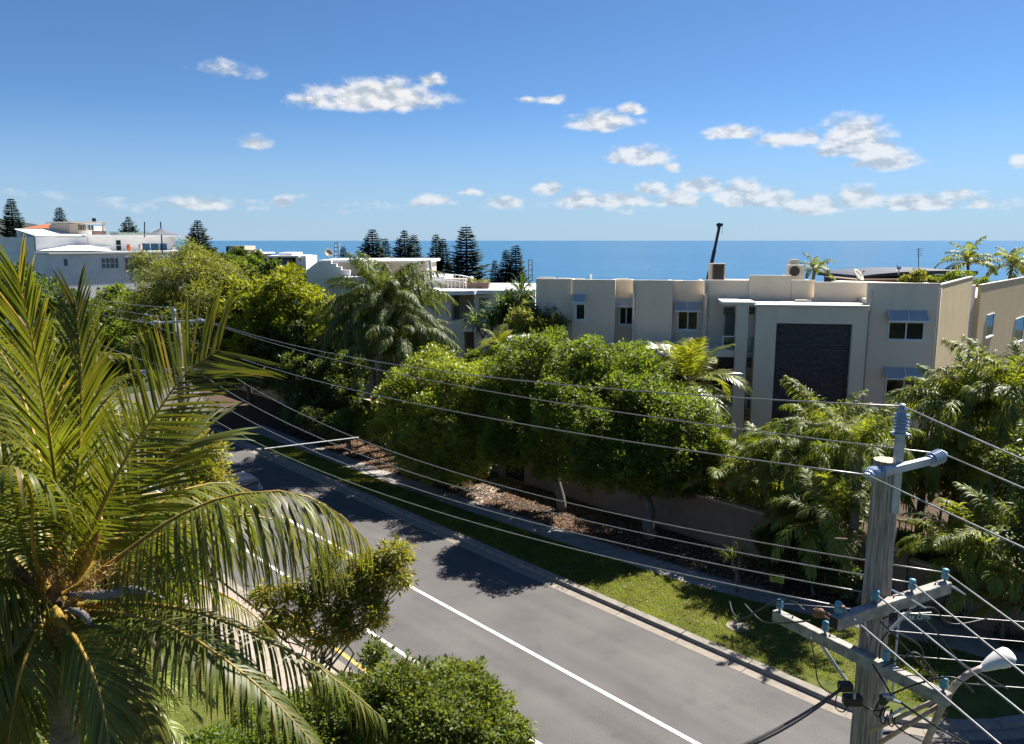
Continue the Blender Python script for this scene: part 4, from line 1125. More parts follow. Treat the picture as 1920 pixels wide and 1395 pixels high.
# left wing with pitched white roof
q = fl.ab(35, 166, 431, 444, -5); zE = fl.hit(110, 443.5, -3)[1]; zR = fl.hit(110, 431.5, -9)[1]
mb = MB(); A0 = fl.hit(166, 440, -3)[0]; A1 = fl.hit(66, 440, -3)[0]; A2 = fl.hit(34, 440, -9)[0]
fl.box(mb, A0, A1, -12, -3.1, 2, zE - .05); mb.build('wing_wall', M['white'], lh)
mb = MB(); mb.hexa([P_(A0 - .2, -2.8, zE), P_(A1 + .1, -2.8, zE), P_(A2 + .3, -9, zR), P_(A0 - .2, -9, zR), P_(A0 - .2, -2.8, zE + .09), P_(A1 + .1, -2.8, zE + .09), P_(A2 + .3, -9, zR + .09), P_(A0 - .2, -9, zR + .09)])
mb.build('wing_roof', M['roof_white'], lh)
mb = MB(); mb.hexa([P_(A1 + .01, -3.1, 2), P_(A2, -9, 2), P_(A2, -9.3, 2), P_(A1 + .01, -3.4, 2), P_(A1 + .01, -3.1, zE - .05), P_(A2, -9, zR - .05), P_(A2, -9.3, zR - .05), P_(A1 + .01, -3.4, zE - .05)]); mb.build('corrugated_side', M['corr'], lh)
# roof pavilion
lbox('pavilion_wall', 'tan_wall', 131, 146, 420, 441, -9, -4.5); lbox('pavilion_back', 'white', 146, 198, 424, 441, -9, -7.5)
lbox('pavilion_roof', 'cap', 133, 200, 415.5, 418.5, -9.5, -4)
lbox('pavilion_post', 'cap', 194, 199, 418.7, 441, -4.4, -4.1); lbox('chimney', 'dark', 176, 180, 409, 415.4, -7, -6.6)
window(fl, lh, 145, 161, 420, 432, -7.4, 5, 'pane', 'cap', .05); window(fl, lh, 164, 176, 421, 432, -7.4, 2, 'pane_blue', 'cap', .05)
lbox('pavilion_screen', 'timber', 174, 200, 433, 441, -4.3, -4.1)
for i, x in enumerate((205, 220, 236, 252, 268)):
    lbox('roof_glass', 'clear', x, x + 14, 434, 440.4, -3.2, -3.15)
lbox('roof_bench', 'tan_wall', 222, 270, 436, 440.4, -6, -4.2)
for i, (x, y0, y1, nm) in enumerate(((242, 458.5, 471, 'wide round terracotta jar on the white terrace'), (263, 457.5, 471, 'slim ochre jar on the white terrace'))):
    h = (y1 - y0) * 79.5 / FPX; c = P_(fl.hit(x, 465, -1.2)[0], -1.2, fl.hit(x, 471.5, 0)[1]); w_ = (.23, .17)[i] / .25
    mb = MB(); mb.lathe(c, (0,0,1), [(0, .12*w_), (h*.15, .19*w_), (h*.5, .27*w_), (h*.8, .2*w_), (h*.92, .13*w_), (h, .16*w_)], 14)
    o = mb.build('jar', M['terra' if i == 0 else 'tan_wall'], smooth=True); tag(o, nm, 'jar')
um = thing('umbrella', at(303, 441, 75) , 'grey peaked shade umbrella on the left roof terrace', 'umbrella')
mb = MB(); c = at(301, 428, 75); zc = at(301, 441, 75)[2] + .05
k = 8; v = [c]; 
for j in range(k):
    a = j * 2 * math.pi / k + .2; v.append(np.array([c[0] + math.cos(a) * 1.75, c[1] + math.sin(a) * 1.75, zc]))
for j in range(k):
    a = j * 2 * math.pi / k + .2; v.append(np.array([c[0] + math.cos(a) * .75, c[1] + math.sin(a) * .75, zc + .24]))
fcs = []
for j in range(k):
    j2 = (j + 1) % k; fcs += [(0, 1 + k + j, 1 + k + j2), (1 + k + j, 1 + j, 1 + j2, 1 + k + j2)]
mb.add(v, fcs); mb.build('canopy', M['canvas'], um)
mb = MB(); mb.tube([c - np.array([0,0,3.2]), at(301, 416, 75)], .06, 6); mb.build('mast', M['black'], um)
mb = MB(); mb.tube([at(271, 445, 76), at(271, 416, 76)], .05, 6); o = mb.build('roof_mast', M['black']); tag(o, 'dark upright post beside the grey umbrella', 'post')
# orange tiled house behind
th = thing('tiled_house', at(68, 430, 112) * np.array([1, 1, 0]), 'house with an orange tiled hip roof far left', 'building')
ft = Frame(96, 112, 0); q = ft.ab(42, 96, 419, 428, 0)
mb = MB(); ft.box(mb, q[0]+.3, q[1]-.3, -5, -.3, 0, q[2]); mb.build('wall', M['white'], th)
zz = q[3]; mb = MB(); am = (q[0] + q[1]) / 2
nt_ = 7
for t in range(nt_):                       # stepped tile courses
    t0, t1 = t / nt_, (t + 1) / nt_
    f = lambda u: (q[0] + (am - q[0]) * u, q[1] + (am - q[1]) * u, 0 - 2.6 * u, -5.3 + 2.6 * u, q[2] + (zz - q[2]) * u)
    A_, B_ = f(t0), f(t1)
    mb.hexa([ft.P(A_[0], A_[3], A_[4]), ft.P(A_[1], A_[3], A_[4]), ft.P(A_[1], A_[2], A_[4]), ft.P(A_[0], A_[2], A_[4]),
             ft.P(B_[0], B_[3], B_[4]+.03), ft.P(B_[1], B_[3], B_[4]+.03), ft.P(B_[1], B_[2], B_[4]+.03), ft.P(B_[0], B_[2], B_[4]+.03)])
mb.build('roof', M['terra'], th)

# ---- small houses by the shore
f1 = Frame(480, 190, 0)
h1 = thing('beach_house', f1.P(4, -4, -14), 'beige box shaped beach house in front of the sea', 'building')
def hb(fr, root, name, mat, x0, x1, y0, y1, d0, d1, z0=None):
    mb = MB(); fr.pbox(mb, x0, x1, y0, y1, d0, d1, z0); mb.build(name, M[mat], root)
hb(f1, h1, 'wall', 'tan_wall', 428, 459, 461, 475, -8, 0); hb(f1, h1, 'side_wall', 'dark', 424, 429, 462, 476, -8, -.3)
hb(f1, h1, 'roof_slab', 'cap', 440, 490, 473.5, 476.5, -9, 2); hb(f1, h1, 'parapet', 'tan_wall', 459.2, 476, 468, 473, -6, 0)
hb(f1, h1, 'lower_wall', 'tan_wall', 430, 488, 476.7, 515, -8, 1); hb(f1, h1, 'window_band', 'pane_blue', 440, 448, 479, 486, 1.01, 1.1)
f2b = Frame(575, 150, 0)
h2 = thing('beach_house', f2b.P(4, -4, -12), 'small white beach house with wide dark glazing and raised roof', 'building')
hb(f2b, h2, 'roof_slab', 'white_paint', 499, 560, 479.5, 482.5, -9, 1.5); hb(f2b, h2, 'roof_light', 'roof_white', 523, 549, 473.5, 479.2, -8, -1)
hb(f2b, h2, 'glass_wall', 'pane', 503, 552, 482.8, 497, -8, -.6); hb(f2b, h2, 'glazing', 'pane_blue', 527, 547, 486, 497, -.58, -.4)
hb(f2b, h2, 'side_wall', 'white', 555, 574, 479.8, 515, -8, .6); hb(f2b, h2, 'balcony_slab', 'cap', 520, 556, 497.3, 500, -8, 1.2)
hb(f2b, h2, 'lower_wall', 'white', 500, 554, 500.3, 530, -8, 0); hb(f2b, h2, 'pane_strip', 'pane', 562, 564, 485, 489, .61, .66)
f3 = Frame(580, 95, 0)
h3 = thing('low_house', f3.P(2, -3, -4), 'low white roofed house beside the stepped white wall', 'building')
hb(f3, h3, 'roof', 'roof_white', 545, 580, 516.5, 519.5, -5, .6); hb(f3, h3, 'wall', 'white', 548, 579, 519.7, 560, -5, 0); hb(f3, h3, 'chimney', 'white', 549, 555, 511, 516.3, -2, -1.4)
# ---- navy roofed house behind the main block
fn = Frame(1815, 66, -4)
nh = thing('navy_roof_house', fn.P(4, -4, 0), 'house with a low curved navy roof behind the apartments', 'building')
mb = MB(); prf = [(1614, 517), (1640, 513.5), (1690, 509.5), (1740, 507.5), (1790, 507), (1830, 508)]
for (A_, B_) in zip(prf[:-1], prf[1:]):
    a0, z0 = fn.hit(*A_, 0); a1, z1 = fn.hit(*B_, 0)
    mb.hexa([fn.P(a0, .3, z0-.28), fn.P(a1, .3, z1-.28), fn.P(a1, -8, z1-.28), fn.P(a0, -8, z0-.28), fn.P(a0, .3, z0), fn.P(a1, .3, z1), fn.P(a1, -8, z1), fn.P(a0, -8, z0)])
mb.build('roof', M['navy'], nh)
mb = MB(); fn.pbox(mb, 1618, 1822, 520, 545, -7, 0, 0); mb.build('wall', M['navy'], nh)
mb = MB(); fn.pbox(mb, 1600, 1700, 523.5, 526, -4, 1.2); mb.build('eave', M['timber'], nh)
dish('large tilted grey satellite dish left of the navy roof', 1609, 516, 62, 13, (.55, -.55, .6), 'cap', 1.6)
dish('small dark satellite dish on the navy roof', 1685, 503, 64, 6, (-.6, -.2, .75), 'galv', .5)
mb = MB(); b = at(1722, 512, 65); t = at(1722.5, 465, 65)
mb.tube([b, t], .03, 5)
for k, y in enumerate((467, 471, 476, 480)):
    c = at(1722.5, y, 65); w_ = .28 - .03 * k; mb.bar(c - np.array([w_, .1, .05]), c + np.array([w_, -.1, .05]), .03)
o = mb.build('aerial', M['black']); tag(o, 'tall thin television aerial above the navy roof', 'aerial')
# ---- roof plant, crane
def ac_unit(label, fr_, x0, x1, y0, y1, d):
    q = fr_.ab(x0, x1, y0, y1, d)
    root = thing('air_conditioner', fr_.P((q[0]+q[1])/2, d - .3, q[2]), label, 'air conditioner')
    mb = MB(); fr_.box(mb, q[0], q[1], d - .6, d, q[2] - .6, q[3]); mb.build('casing', M['ac'], root)
    return root, q
r1, q = ac_unit('tall dark grilled air conditioner on the roof beside the crane boom', fa, 1330, 1360, 494, 527, -4)
for k in range(11):
    a = q[0] + .1 + (q[1]-q[0]-.3) * k / 10; mb = MB(); fa.box(mb, a, a + .03, -4.0 + .002, -3.97, q[2], q[3] - .06); mb.build('grille_bar', M['ac_grille'], r1)
mb = MB(); fa.box(mb, q[0] + .08, q[1] - .22, -3.999, -3.992, q[2], q[3] - .05); mb.build('grille', M['ac_grille'], r1)
r2, q = ac_unit('white air conditioner with round fan on the roof near the portal', fa, 1478, 1508, 497, 527, -4)
c = fa.P((q[0]+q[1])/2 + .1, -3.98, (q[2]+q[3])/2 + .1)
mb = MB(); mb.lathe(c, (fa.m[0], fa.m[1], 0), [(0, .28), (.03, .28), (.03, .2), (.01, .19)], 18); mb.build('fan_guard', M['ac_grille'], r2)
r3, q = ac_unit('smaller white air conditioner standing behind the round fan one', fa, 1482, 1499, 486.5, 498, -4.8)
mb = MB(); mb.tube([at(1108, 528, 50.5), at(1108, 514, 50.5)], .06, 8); o = mb.build('vent_pipe', M['white_paint']); tag(o, 'short white vent pipe on the apartment roof', 'pipe')
mb = MB(); mb.tube([at(1214, 530, 50), at(1214, 501, 50)], .02, 5); mb.bar(at(1210, 502, 50), at(1217, 501, 50), .03); mb.bar(at(1212, 505, 50), at(1216, 504.5, 50), .03)
o = mb.build('aerial', M['galv']); tag(o, 'short thin aerial in the middle of the apartment roof', 'aerial')
mb = MB(); c = at(1312, 528, 47); mb.lathe(c, (0,0,1), [(-.3,.12),(0,.14),(.02,.19),(.10,.16),(.15,.05)], 12); o = mb.build('roof_vent', M['cap'], smooth=True); tag(o, 'small domed vent on the apartment roof', 'vent')
cr = thing('crane', at(1323, 530, 118) - np.array([0, 0, 12]), 'dark telescopic crane boom rising behind the apartment roof', 'crane')
A_, B_ = at(1316, 580, 118), at(1349, 424, 118)
mb = MB(); mb.bar(A_, A_ + (B_-A_)*.45, .55, .6); mb.build('boom', M['crane'], cr)
mb = MB(); mb.bar(A_ + (B_-A_)*.4, A_ + (B_-A_)*.72, .44, .48); mb.build('boom', M['crane'], cr)
mb = MB(); mb.bar(A_ + (B_-A_)*.7, B_, .34, .37); mb.build('boom', M['crane'], cr)
mb = MB(); mb.bar(at(1345, 421, 118), at(1355, 421.5, 118), .4, .4); mb.bar(at(1346, 419, 118), at(1349, 426, 118), .45, .5); mb.build('boom_head', M['crane'], cr)
mb = MB(); mb.tube([at(1354.5, 421, 118), at(1354, 440, 118)], .03, 4); mb.build('hoist_rope', M['crane'], cr)
mb = MB(); mb.box(A_[0]-3.5, A_[0]+3, A_[1]-1.2, A_[1]+1.2, A_[2]-8.6, A_[2]-6.8); mb.box(A_[0]-2, A_[0]+1, A_[1]-1, A_[1]+1, A_[2]-6.8, A_[2]+.3); mb.build('carrier', M['crane'], cr)
# ------------------------------------------------------------------ coconut palm in the foreground
def wpt(px, py, Y): return at(px, py, Y)
CY = 9.6
cc = wpt(95, 1105, CY)                          # heart of the crown
coco = thing('coconut_palm', (cc[0] - .1, cc[1], 0), 'big coconut palm in the left foreground with long arching fronds', 'palm')
mb = MB(); pts, _ = spline([(cc[0]-.1, cc[1], -.1), (cc[0]-.06, cc[1], 3.5), (cc[0]+.02, cc[1], cc[2]-.2)], 60)
rad = .20 - .04 * np.linspace(0, 1, 60) + .008 * (np.arange(60) % 3 == 0)
mb.tube(pts, rad, 14); mb.build('trunk', M['palm_bark'], coco, smooth=True)
mb = MB(); mb.tube([cc - [0,0,.55], cc - [0,0,.2], cc + [0,0,.15], cc + [0,0,.5]], [.17, .21, .17, .08], 12); mb.build('crown_husk', M['husk'], coco, smooth=True)
hero = [  # control pixels with distance, leaflet settings
 dict(c=[(100,1085,9.6),(108,960,9.5),(95,830,9.3),(70,690,9.1),(35,520,8.9)], leaf=1.0, droop=.04, vee=8, hint=(-.25,-1,.15), pairs=76, f0=42, f1=22, width=.032, tip=.6),
 dict(c=[(112,1080,9.7),(135,950,9.9),(150,820,10.1),(152,690,10.3),(142,570,10.5)], leaf=1.0, droop=.08, vee=35, hint=(.2,-.9,.3), pairs=62, f0=40, f1=16, tip=.6),
 dict(c=[(112,1080,9.6),(150,900,10.1),(172,780,10.6),(180,690,11),(186,610,11.4)], leaf=1.05, droop=.05, vee=30, hint=(-.9,-.5,.2), pairs=55, f0=38, f1=14, tip=.6),
 dict(c=[(120,1090,9.6),(175,985,9.6),(235,860,9.7),(300,765,9.8),(352,695,9.9),(412,655,10)], leaf=1.1, droop=.02, vee=8, hint=(-.15,-1,.35), prof_y=[.3,.45,.65,.95,1,.8], pairs=82, f0=60, f1=44, width=.032, tip=.6, jit=.05),
 dict(c=[(120,1095,9.7),(200,1000,10.1),(270,905,10.4),(318,850,10.6),(355,828,10.8)], leaf=1.05, droop=.06, vee=6, hint=(.05,-.9,.5), pairs=46, f0=60, f1=14, width=.045, tip=.95),
 dict(c=[(125,1120,9.5),(230,1040,9.4),(330,970,9.3),(430,930,9.2),(540,922,9.2),(625,955,9.3),(690,1015,9.4)], leaf=1.5, droop=.9, vee=-8, pairs=88, f0=72, f1=26, width=.034),
 dict(c=[(125,1128,9.4),(240,1035,9.9),(345,985,10.3),(455,965,10.7),(560,990,11),(640,1050,11.2)], leaf=1.45, droop=.9, vee=-8, pairs=70, f0=72, f1=26, width=.034),
 dict(c=[(140,1140,9.4),(260,1132,9.1),(380,1150,8.9),(500,1200,8.8),(610,1260,8.7),(715,1345,8.6)], leaf=.88, droop=.9, vee=-5, pairs=82, f0=72, f1=28, width=.032),
 dict(c=[(140,1150,9.3),(240,1152,8.8),(340,1185,8.4),(440,1250,8.1),(530,1330,7.9),(610,1420,7.7)], leaf=.85, droop=.55, vee=5, pairs=76, f0=70, f1=28, width=.032),
 dict(c=[(105,1150,9.3),(130,1180,8.8),(160,1230,8.3),(190,1310,7.9),(208,1410,7.6)], leaf=.95, droop=.12, vee=-10, pairs=70, f0=46, f1=20, hint=(-.1,-.85,.6), width=.03, rr=.036),
 dict(c=[(75,1095,9.5),(40,1000,9.3),(22,900,9.0),(-25,820,8.7),(-110,800,8.3)], leaf=1.1, droop=.7, vee=5, pairs=70, f0=66, f1=26),
 dict(c=[(70,1100,9.6),(20,1040,9.8),(-60,980,10.0),(-160,960,10.2)], leaf=1.0, droop=.7, vee=5, pairs=64),
 dict(c=[(85,1090,9.8),(70,960,10.4),(60,850,11.2),(20,770,12),(-40,740,12.8)], leaf=1.0, droop=.5, vee=10, pairs=64),
 dict(c=[(110,1090,9.9),(160,1010,10.8),(230,940,11.8),(320,925,12.6),(400,960,13)], leaf=1.05, droop=.9, vee=5, pairs=64),
 dict(c=[(70,1130,9.4),(10,1130,9.0),(-60,1170,8.6),(-140,1260,8.3)], leaf=.9, droop=.8, vee=0, pairs=64),
 dict(c=[(90,1150,9.3),(60,1200,8.9),(35,1280,8.6),(15,1390,8.4)], leaf=.85, droop=.4, vee=-15, pairs=59),
 dict(c=[(60,1110,9.7),(0,1060,10.2),(-40,1060,10.9),(-100,1120,11.4)], leaf=.9, droop=.8, vee=0, pairs=59),
 dict(c=[(130,1130,9.8),(230,1090,10.6),(330,1085,11.3),(430,1120,12),(520,1190,12.5)], leaf=.95, droop=1.0, vee=-5, pairs=64),
 dict(c=[(90,1085,9.9),(85,930,10.6),(60,800,11.4),(20,690,12.2),(-40,610,13)], leaf=1.0, droop=.25, vee=20, pairs=59, f0=55, f1=20),
 dict(c=[(100,1140,9.8),(170,1180,10.4),(260,1230,11),(330,1310,11.4)], leaf=.85, droop=.8, vee=0, pairs=55),
 dict(c=[(120,1110,9.7),(220,1010,10.4),(320,930,11),(420,905,11.6),(500,935,12)], leaf=1.3, droop=.8, vee=-4, pairs=76),
 dict(c=[(80,1100,9.4),(60,1010,8.9),(60,930,8.5),(30,880,8.1),(-30,870,7.8)], leaf=1.0, droop=.8, vee=0, pairs=72),
 dict(c=[(110,1160,9.4),(180,1210,9.0),(250,1290,8.7),(290,1390,8.5)], leaf=.9, droop=.6, vee=-5, pairs=72),
 dict(c=[(75,1150,9.4),(20,1190,9.0),(-20,1260,8.7),(-40,1350,8.5)], leaf=.9, droop=.6, vee=-5, pairs=72),
 dict(c=[(65,1120,9.5),(30,1090,9.1),(-20,1090,8.7),(-80,1140,8.4)], leaf=.9, droop=.9, vee=0, pairs=59),
]
for i, h in enumerate(hero):
    kw = dict(leaf=h['leaf'], droop=h['droop'], vee=h['vee'], pairs=h['pairs'], f0=h.get('f0', 68), f1=h.get('f1', 24), width=h.get('width', .033), rr=h.get('rr', .03), start=.15, rows=6, jit=h.get('jit', .03), tip=h.get('tip', .32), rbase=2.3, tidy=.35, prof_y=h.get('prof_y'))
    me = frond_mesh('frond', [M['rachis'] if i not in (2, 10, 12) else M['rachis_green'], M['coco']], ctrl=[wpt(*c) - np.array(OFF[coco.name]) for c in h['c']], seed=300 + i, hint=h.get('hint'), **kw)
    put('frond', me, coco)
# dry hanging fronds, spathes, flower sprigs
for i, c in enumerate([[(85,1150,9.5),(50,1190,9.3),(15,1250,9.2),(-10,1350,9.2)], [(80,1160,9.6),(70,1230,9.5),(20,1320,9.4),(-30,1400,9.3)]]):
    me = frond_mesh('dry_frond', [M['husk'], M['coco_dry']], ctrl=[wpt(*q) - np.array(OFF[coco.name]) for q in c], seed=340 + i, pairs=30, leaf=.5, droop=1.4, vee=-10, gap=.35, rr=.04)
    put('dry_frond', me, coco)
def spathe(pts, w, mat, name):
    P, L = spline([wpt(*p) for p in pts], 12); mb = MB()
    mb.tube(P, w * np.sin(np.linspace(.25, 3.1, 12)) ** .8 + .004, 8); mb.build(name, M[mat], coco, smooth=True)
spathe([(140,1090,9.3),(160,1050,9.2),(185,995,9.15)], .075, 'spathe', 'spathe')
spathe([(125,1115,9.2),(200,1115,9.0),(260,1106,8.9),(312,1125,8.85)], .06, 'spathe_grey', 'spathe')
spathe([(120,1140,9.1),(160,1155,8.8),(190,1205,8.7)], .04, 'spathe_grey', 'spathe')
spathe([(80,1150,9.2),(40,1195,8.9),(5,1260,8.8)], .05, 'spathe_grey', 'spathe')
spathe([(70,1100,9.3),(30,1065,9.1),(10,1035,9.0)], .06, 'husk', 'spathe')
r_ = np.random.default_rng(21); n = 1500
ctr = np.array([wpt(x, y, 9.2) for (x, y) in ((170, 1095), (60, 1085), (215, 1190), (120, 1060), (230, 1080))])
P = ctr[r_.integers(0, 5, n)] + r_.normal(size=(n, 3)) * .13
V, F = leaf_arrays(P, r_.normal(size=(n, 3)) + [0, 0, -.3], r_.normal(size=(n, 3)), r_.uniform(.06, .16, n), r_.uniform(.008, .02, n))
put('flower_sprigs', np_mesh('flower_sprigs', V - np.array(OFF[coco.name]), F, M['flower']), coco)

# neighbour palms behind the coconut on the left edge
palm('coconut_palm', 'second coconut palm at the left edge behind the big one', at(-40, 1000, 13.5) * np.array([1,1,0]), 8.2, 'coco', 20, 41, .95, .17, levels=(0,1,2,3,4), shaft='husk')
palm('coconut_palm', 'slender coconut palm further back between the left fronds and the far pole', at(110, 900, 19) * np.array([1,1,0]), 6.6, 'coco', 16, 42, .8, .15, levels=(0,1,2,3), shaft='husk')
palm('palm_clump', 'low leafy palm clump under the coconut palm on the left', at(30, 1200, 14) * np.array([1,1,0]), 3.0, 'cane', 9, 43, 1.1, .06, stems=4, spread=.9)

# ------------------------------------------------------------------ street trees across the road
def T(name, label, base_px, lobes, mat, n, leaf, seed, **kw):
    b = atz(*base_px, .1) if len(base_px) == 2 else at(base_px[0], base_px[1], base_px[2]) * np.array([1,1,0])
    return tree(name, label, b, [lobe(*l) for l in lobes], mat, n, leaf, seed, **kw)
T('fig_tree', 'large round dark green fig tree right of centre in front of the apartments', (1222, 1010),
  [(1180,738,33.5,82),(1090,718,34,66),(1255,790,32.5,80),(1130,800,32.5,95),(1230,862,31.5,70),(1145,865,31.6,60),(1290,878,31.8,48),(1060,760,33,60),(1195,688,35,45),(1310,840,32,45),(1095,678,35,42)],
  'leaf_mid', 135000, .13, 11, tr=.24, fork=.35)
T('fig_tree', 'left neighbour of the large fig, its crown running into it above the wall gate', (1060, 958),
  [(985,700,37.5,70),(1000,668,38.5,45),(975,790,36.5,65),(1020,818,35.5,58),(955,835,36,45),(1048,862,34.5,42),(940,740,38,45),(1040,630,39,16)],
  'leaf_mid', 78000, .13, 12, tr=.2, fork=.4)
T('lilly_pilly', 'lime green bushy street tree under the wires left of the figs', (838, 895),
  [(800,720,40,65),(870,740,39.5,62),(760,760,40,55),(830,790,38.5,70),(900,790,39,50),(790,840,38,60),(860,850,37.5,58),(735,800,39.5,38),(820,690,41,45),(905,710,41,40)],
  'leaf_lime', 90000, .13, 13, tr=.15, fork=.35)
# behind, towards the left
T('broad_tree', 'bright yellow green spreading tree behind the queen palms', (540, 820, 54),
  [(480,590,54,55),(540,575,54,60),(600,602,53,50),(505,562,55.5,42),(560,568,55.5,40),(645,600,54,38),(455,565,56,42),(475,635,53,48),(620,630,52.5,42),(670,622,53,32),(560,620,53,48)],
  'leaf_yellow', 64000, .23, 14, tr=.26, fork=.5)
T('paperbark', 'tall olive paperbark tree with pale limbs behind the far power pole', (350, 830, 57),
  [(359,532,58,60),(304,582,57,58),(414,567,57,60),(354,612,55,65),(289,522,60,40),(414,522,60,42),(444,622,55,45),(314,652,54,50),(384,662,53,55),(364,492,61,30),(454,562,58,35)],
  'leaf_olive', 80000, .25, 15, bark='pale_bark', tr=.3, fork=.42, wratio=.26, hang=.5, per=40, shell=(.5, 1.08), cl=.55, rough=.35)
T('shade_tree', 'dark glossy street tree with twin stems in front of the cream wall', (558, 772),
  [(530,650,53,55),(590,660,52,50),(500,690,52,45),(560,705,50.5,50),(615,715,50,45),(480,650,54,40),(640,690,51,30)],
  'leaf_dark', 42000, .2, 16, tr=.22, fork=.35)
T('shade_tree', 'dark street tree left of the twin stemmed one near the far pole', (470, 752),
  [(455,640,57,45),(430,690,55,40),(490,620,58,40),(415,650,57,35)], 'leaf_dark', 24000, .2, 17, tr=.18, fork=.4)
T('shade_tree', 'dense dark tree filling the gap below the queen palms', (640, 800),
  [(635,740,49.5,42),(605,770,49,35),(650,695,50.5,38),(650,780,49,30)], 'leaf_dark', 30000, .19, 18, tr=.15, fork=.3)
T('garden_tree', 'shady green tree left of the paperbark below the white house', (225, 760, 62),
  [(225,585,66,38),(200,620,64,45),(240,640,61,40),(180,590,66,35),(215,555,68,22),(250,690,57,40),(200,690,57,40)], 'leaf_mid', 26000, .26, 19, tr=.2)
T('garden_tree', 'round tree hiding the foot of the white house at the far left', (120, 760, 60),
  [(120,590,60,42),(70,560,61,45),(150,640,60,45),(20,530,61,40),(60,660,58,50),(-20,570,63,50),(130,700,56,45)], 'leaf_dark', 34000, .28, 20, tr=.2)
# distant tree belt before the shore
far_spec = [(430,500,100,22,'leaf_dark','first dark green tree before the beige beach house'),(468,500,96,20,'leaf_mid','second rounded tree before the beach houses, left of the gap'),
  (505,515,92,24,'leaf_dark','dark bushy tree right of the two before the beach houses'),(540,520,88,20,'leaf_olive','grey green bush under the small white beach house'),
  (575,525,90,18,'leaf_dark','dark bush next to the low white roofed house'),(390,478,120,16,'leaf_olive','olive bush right of the white terraced house'),
  (450,482,150,16,'leaf_dark','far dark tree before the beige beach house wall'),(485,487,150,14,'leaf_dark','far dark tree between the two beach houses')]
for i, (px, py, Yd, rp_x, mt, lb) in enumerate(far_spec):
    T('bushy_tree', lb, (px, py + 70, Yd), [(px, py, Yd, rp_x), (px - rp_x*.8, py + 6, Yd - 1, rp_x*.8), (px + rp_x*.8, py + 7, Yd + 1, rp_x*.75), (px + rp_x*.1, py + rp_x, Yd - 1, rp_x)],
      mt, 9000, .38, 60 + i, tr=.2, group='trees before the beach houses')
# shrubs between the houses
T('garden_shrub', 'pale flowering shrub beside the white pavilion', (1035, 760, 45), [(985,600,46,28),(1020,615,45.5,30),(960,650,45,30),(1035,585,46.5,14)], 'leaf_olive', 16000, .15, 22, tr=.08)
T('garden_shrub', 'leafy shrub filling the gap left of the white pavilion', (915, 760, 44), [(910,690,44,34),(945,680,43.5,30),(880,700,44,26),(925,730,43,36)], 'leaf_mid', 16000, .16, 23, tr=.08)
T('garden_shrub', 'low dark hedge shrub behind the brown wall right of the fig', (1400, 960, 33), [(1330,930,33,30),(1390,900,34,30),(1440,920,33,30),(1360,880,35,28)], 'leaf_dark', 14000, .14, 24, tr=.06)
T('garden_shrub', 'dark shrub at the foot of the palms beside the yellow notice', (1530, 1100, 26), [(1470,1040,27,34),(1530,1060,26,36),(1580,1080,25.5,32),(1440,1010,28,25),(1500,990,27.5,35)], 'leaf_dark', 20000, .12, 25, tr=.06)
T('garden_shrub', 'bright green shrub right of the power pole by the driveway', (1700, 1120, 26), [(1680,1070,26.5,30),(1720,1090,26,30),(1750,1050,27,34),(1690,1030,27.5,30)], 'leaf_lime', 18000, .12, 26, tr=.06)
T('garden_shrub', 'dark undergrowth mass along the right edge', (1830, 1180, 25), [(1830,1110,25.5,50),(1890,1150,24.5,50),(1780,1140,25,40),(1930,1060,26,60),(1860,1020,27,55),(1900,1220,23,45)], 'leaf_dark', 34000, .13, 27, tr=.08)
T('street_shrub', 'dark shrub at the foot of the shade trees beside the footpath', (600, 810), [(590,790,47,26),(630,800,46,24),(555,775,49,24)], 'leaf_dark', 9000, .15, 28, tr=.05)
T('street_shrub', 'glossy shrub with pale leaves left of the lime street tree', (690, 830), [(660,780,45.5,22),(685,800,44.5,22),(710,790,45,20)], 'leaf_mid', 8000, .15, 29, tr=.05)
T('street_tree', 'dark leafy tree cut by the right edge above the side street', (1965, 1190, 22.5), [(1965,900,22.5,70),(1990,960,22,70),(2050,900,22.5,80),(1950,1010,21.5,45),(2040,1000,21,80),(2000,830,23,70)], 'leaf_dark', 30000, .13, 30, tr=.14)
# foreground bushes on the near verge
T('glossy_bush', 'glossy green bush at the bottom centre beside the street', (700, 1500, 13.5),
  [(830,1310,13.6,75),(750,1330,13.2,80),(900,1340,13.3,62),(680,1330,13.4,70),(850,1390,12.6,85),(785,1292,14.0,28),(620,1360,13.2,70),(705,1228,14.3,20),(560,1390,12.9,70),(940,1390,12.8,48),(850,1272,14.1,26),(890,1262,14.2,18)],
  'leaf_bush', 76000, .085, 31, tr=.09, per=14, cl=.15, fork=.25, lumps=9, shell=(.55, 1.15))
T('low_shrub', 'low leafy shrub at the bottom between the palm and the glossy bush', (480, 1500, 12.5),
  [(500,1400,12.4,60),(430,1430,12,60),(560,1350,13.2,45),(470,1350,13.4,36),(390,1400,12.8,40)], 'leaf_mid', 22000, .08, 36, tr=.06, per=14, cl=.14, fork=.3)
T('bronze_shrub', 'loose tree with bronze new leaves beside the palm fronds', (570, 1400, 16.4),
  [(742,1040,17,26),(715,1075,16.8,24),(680,1062,17,22),(650,1095,16.6,22),(690,1115,16.6,24),(610,1080,17,22),(635,1150,16.4,24),(580,1120,16.8,22),(700,1152,16.2,20),(655,1180,16.1,18),(560,1165,16.4,20),(600,1195,16.1,16),(545,1105,17,18),(520,1150,16.6,18),(490,1120,16.8,16),(505,1180,16.4,14),(748,1085,16.6,16),(620,1040,17.3,16)],
  'leaf_orange', 16000, .13, 32, tr=.055, wratio=.3, hang=.6, per=14, cl=.2, shell=(.35, 1.1), fork=.55, lumps=1)
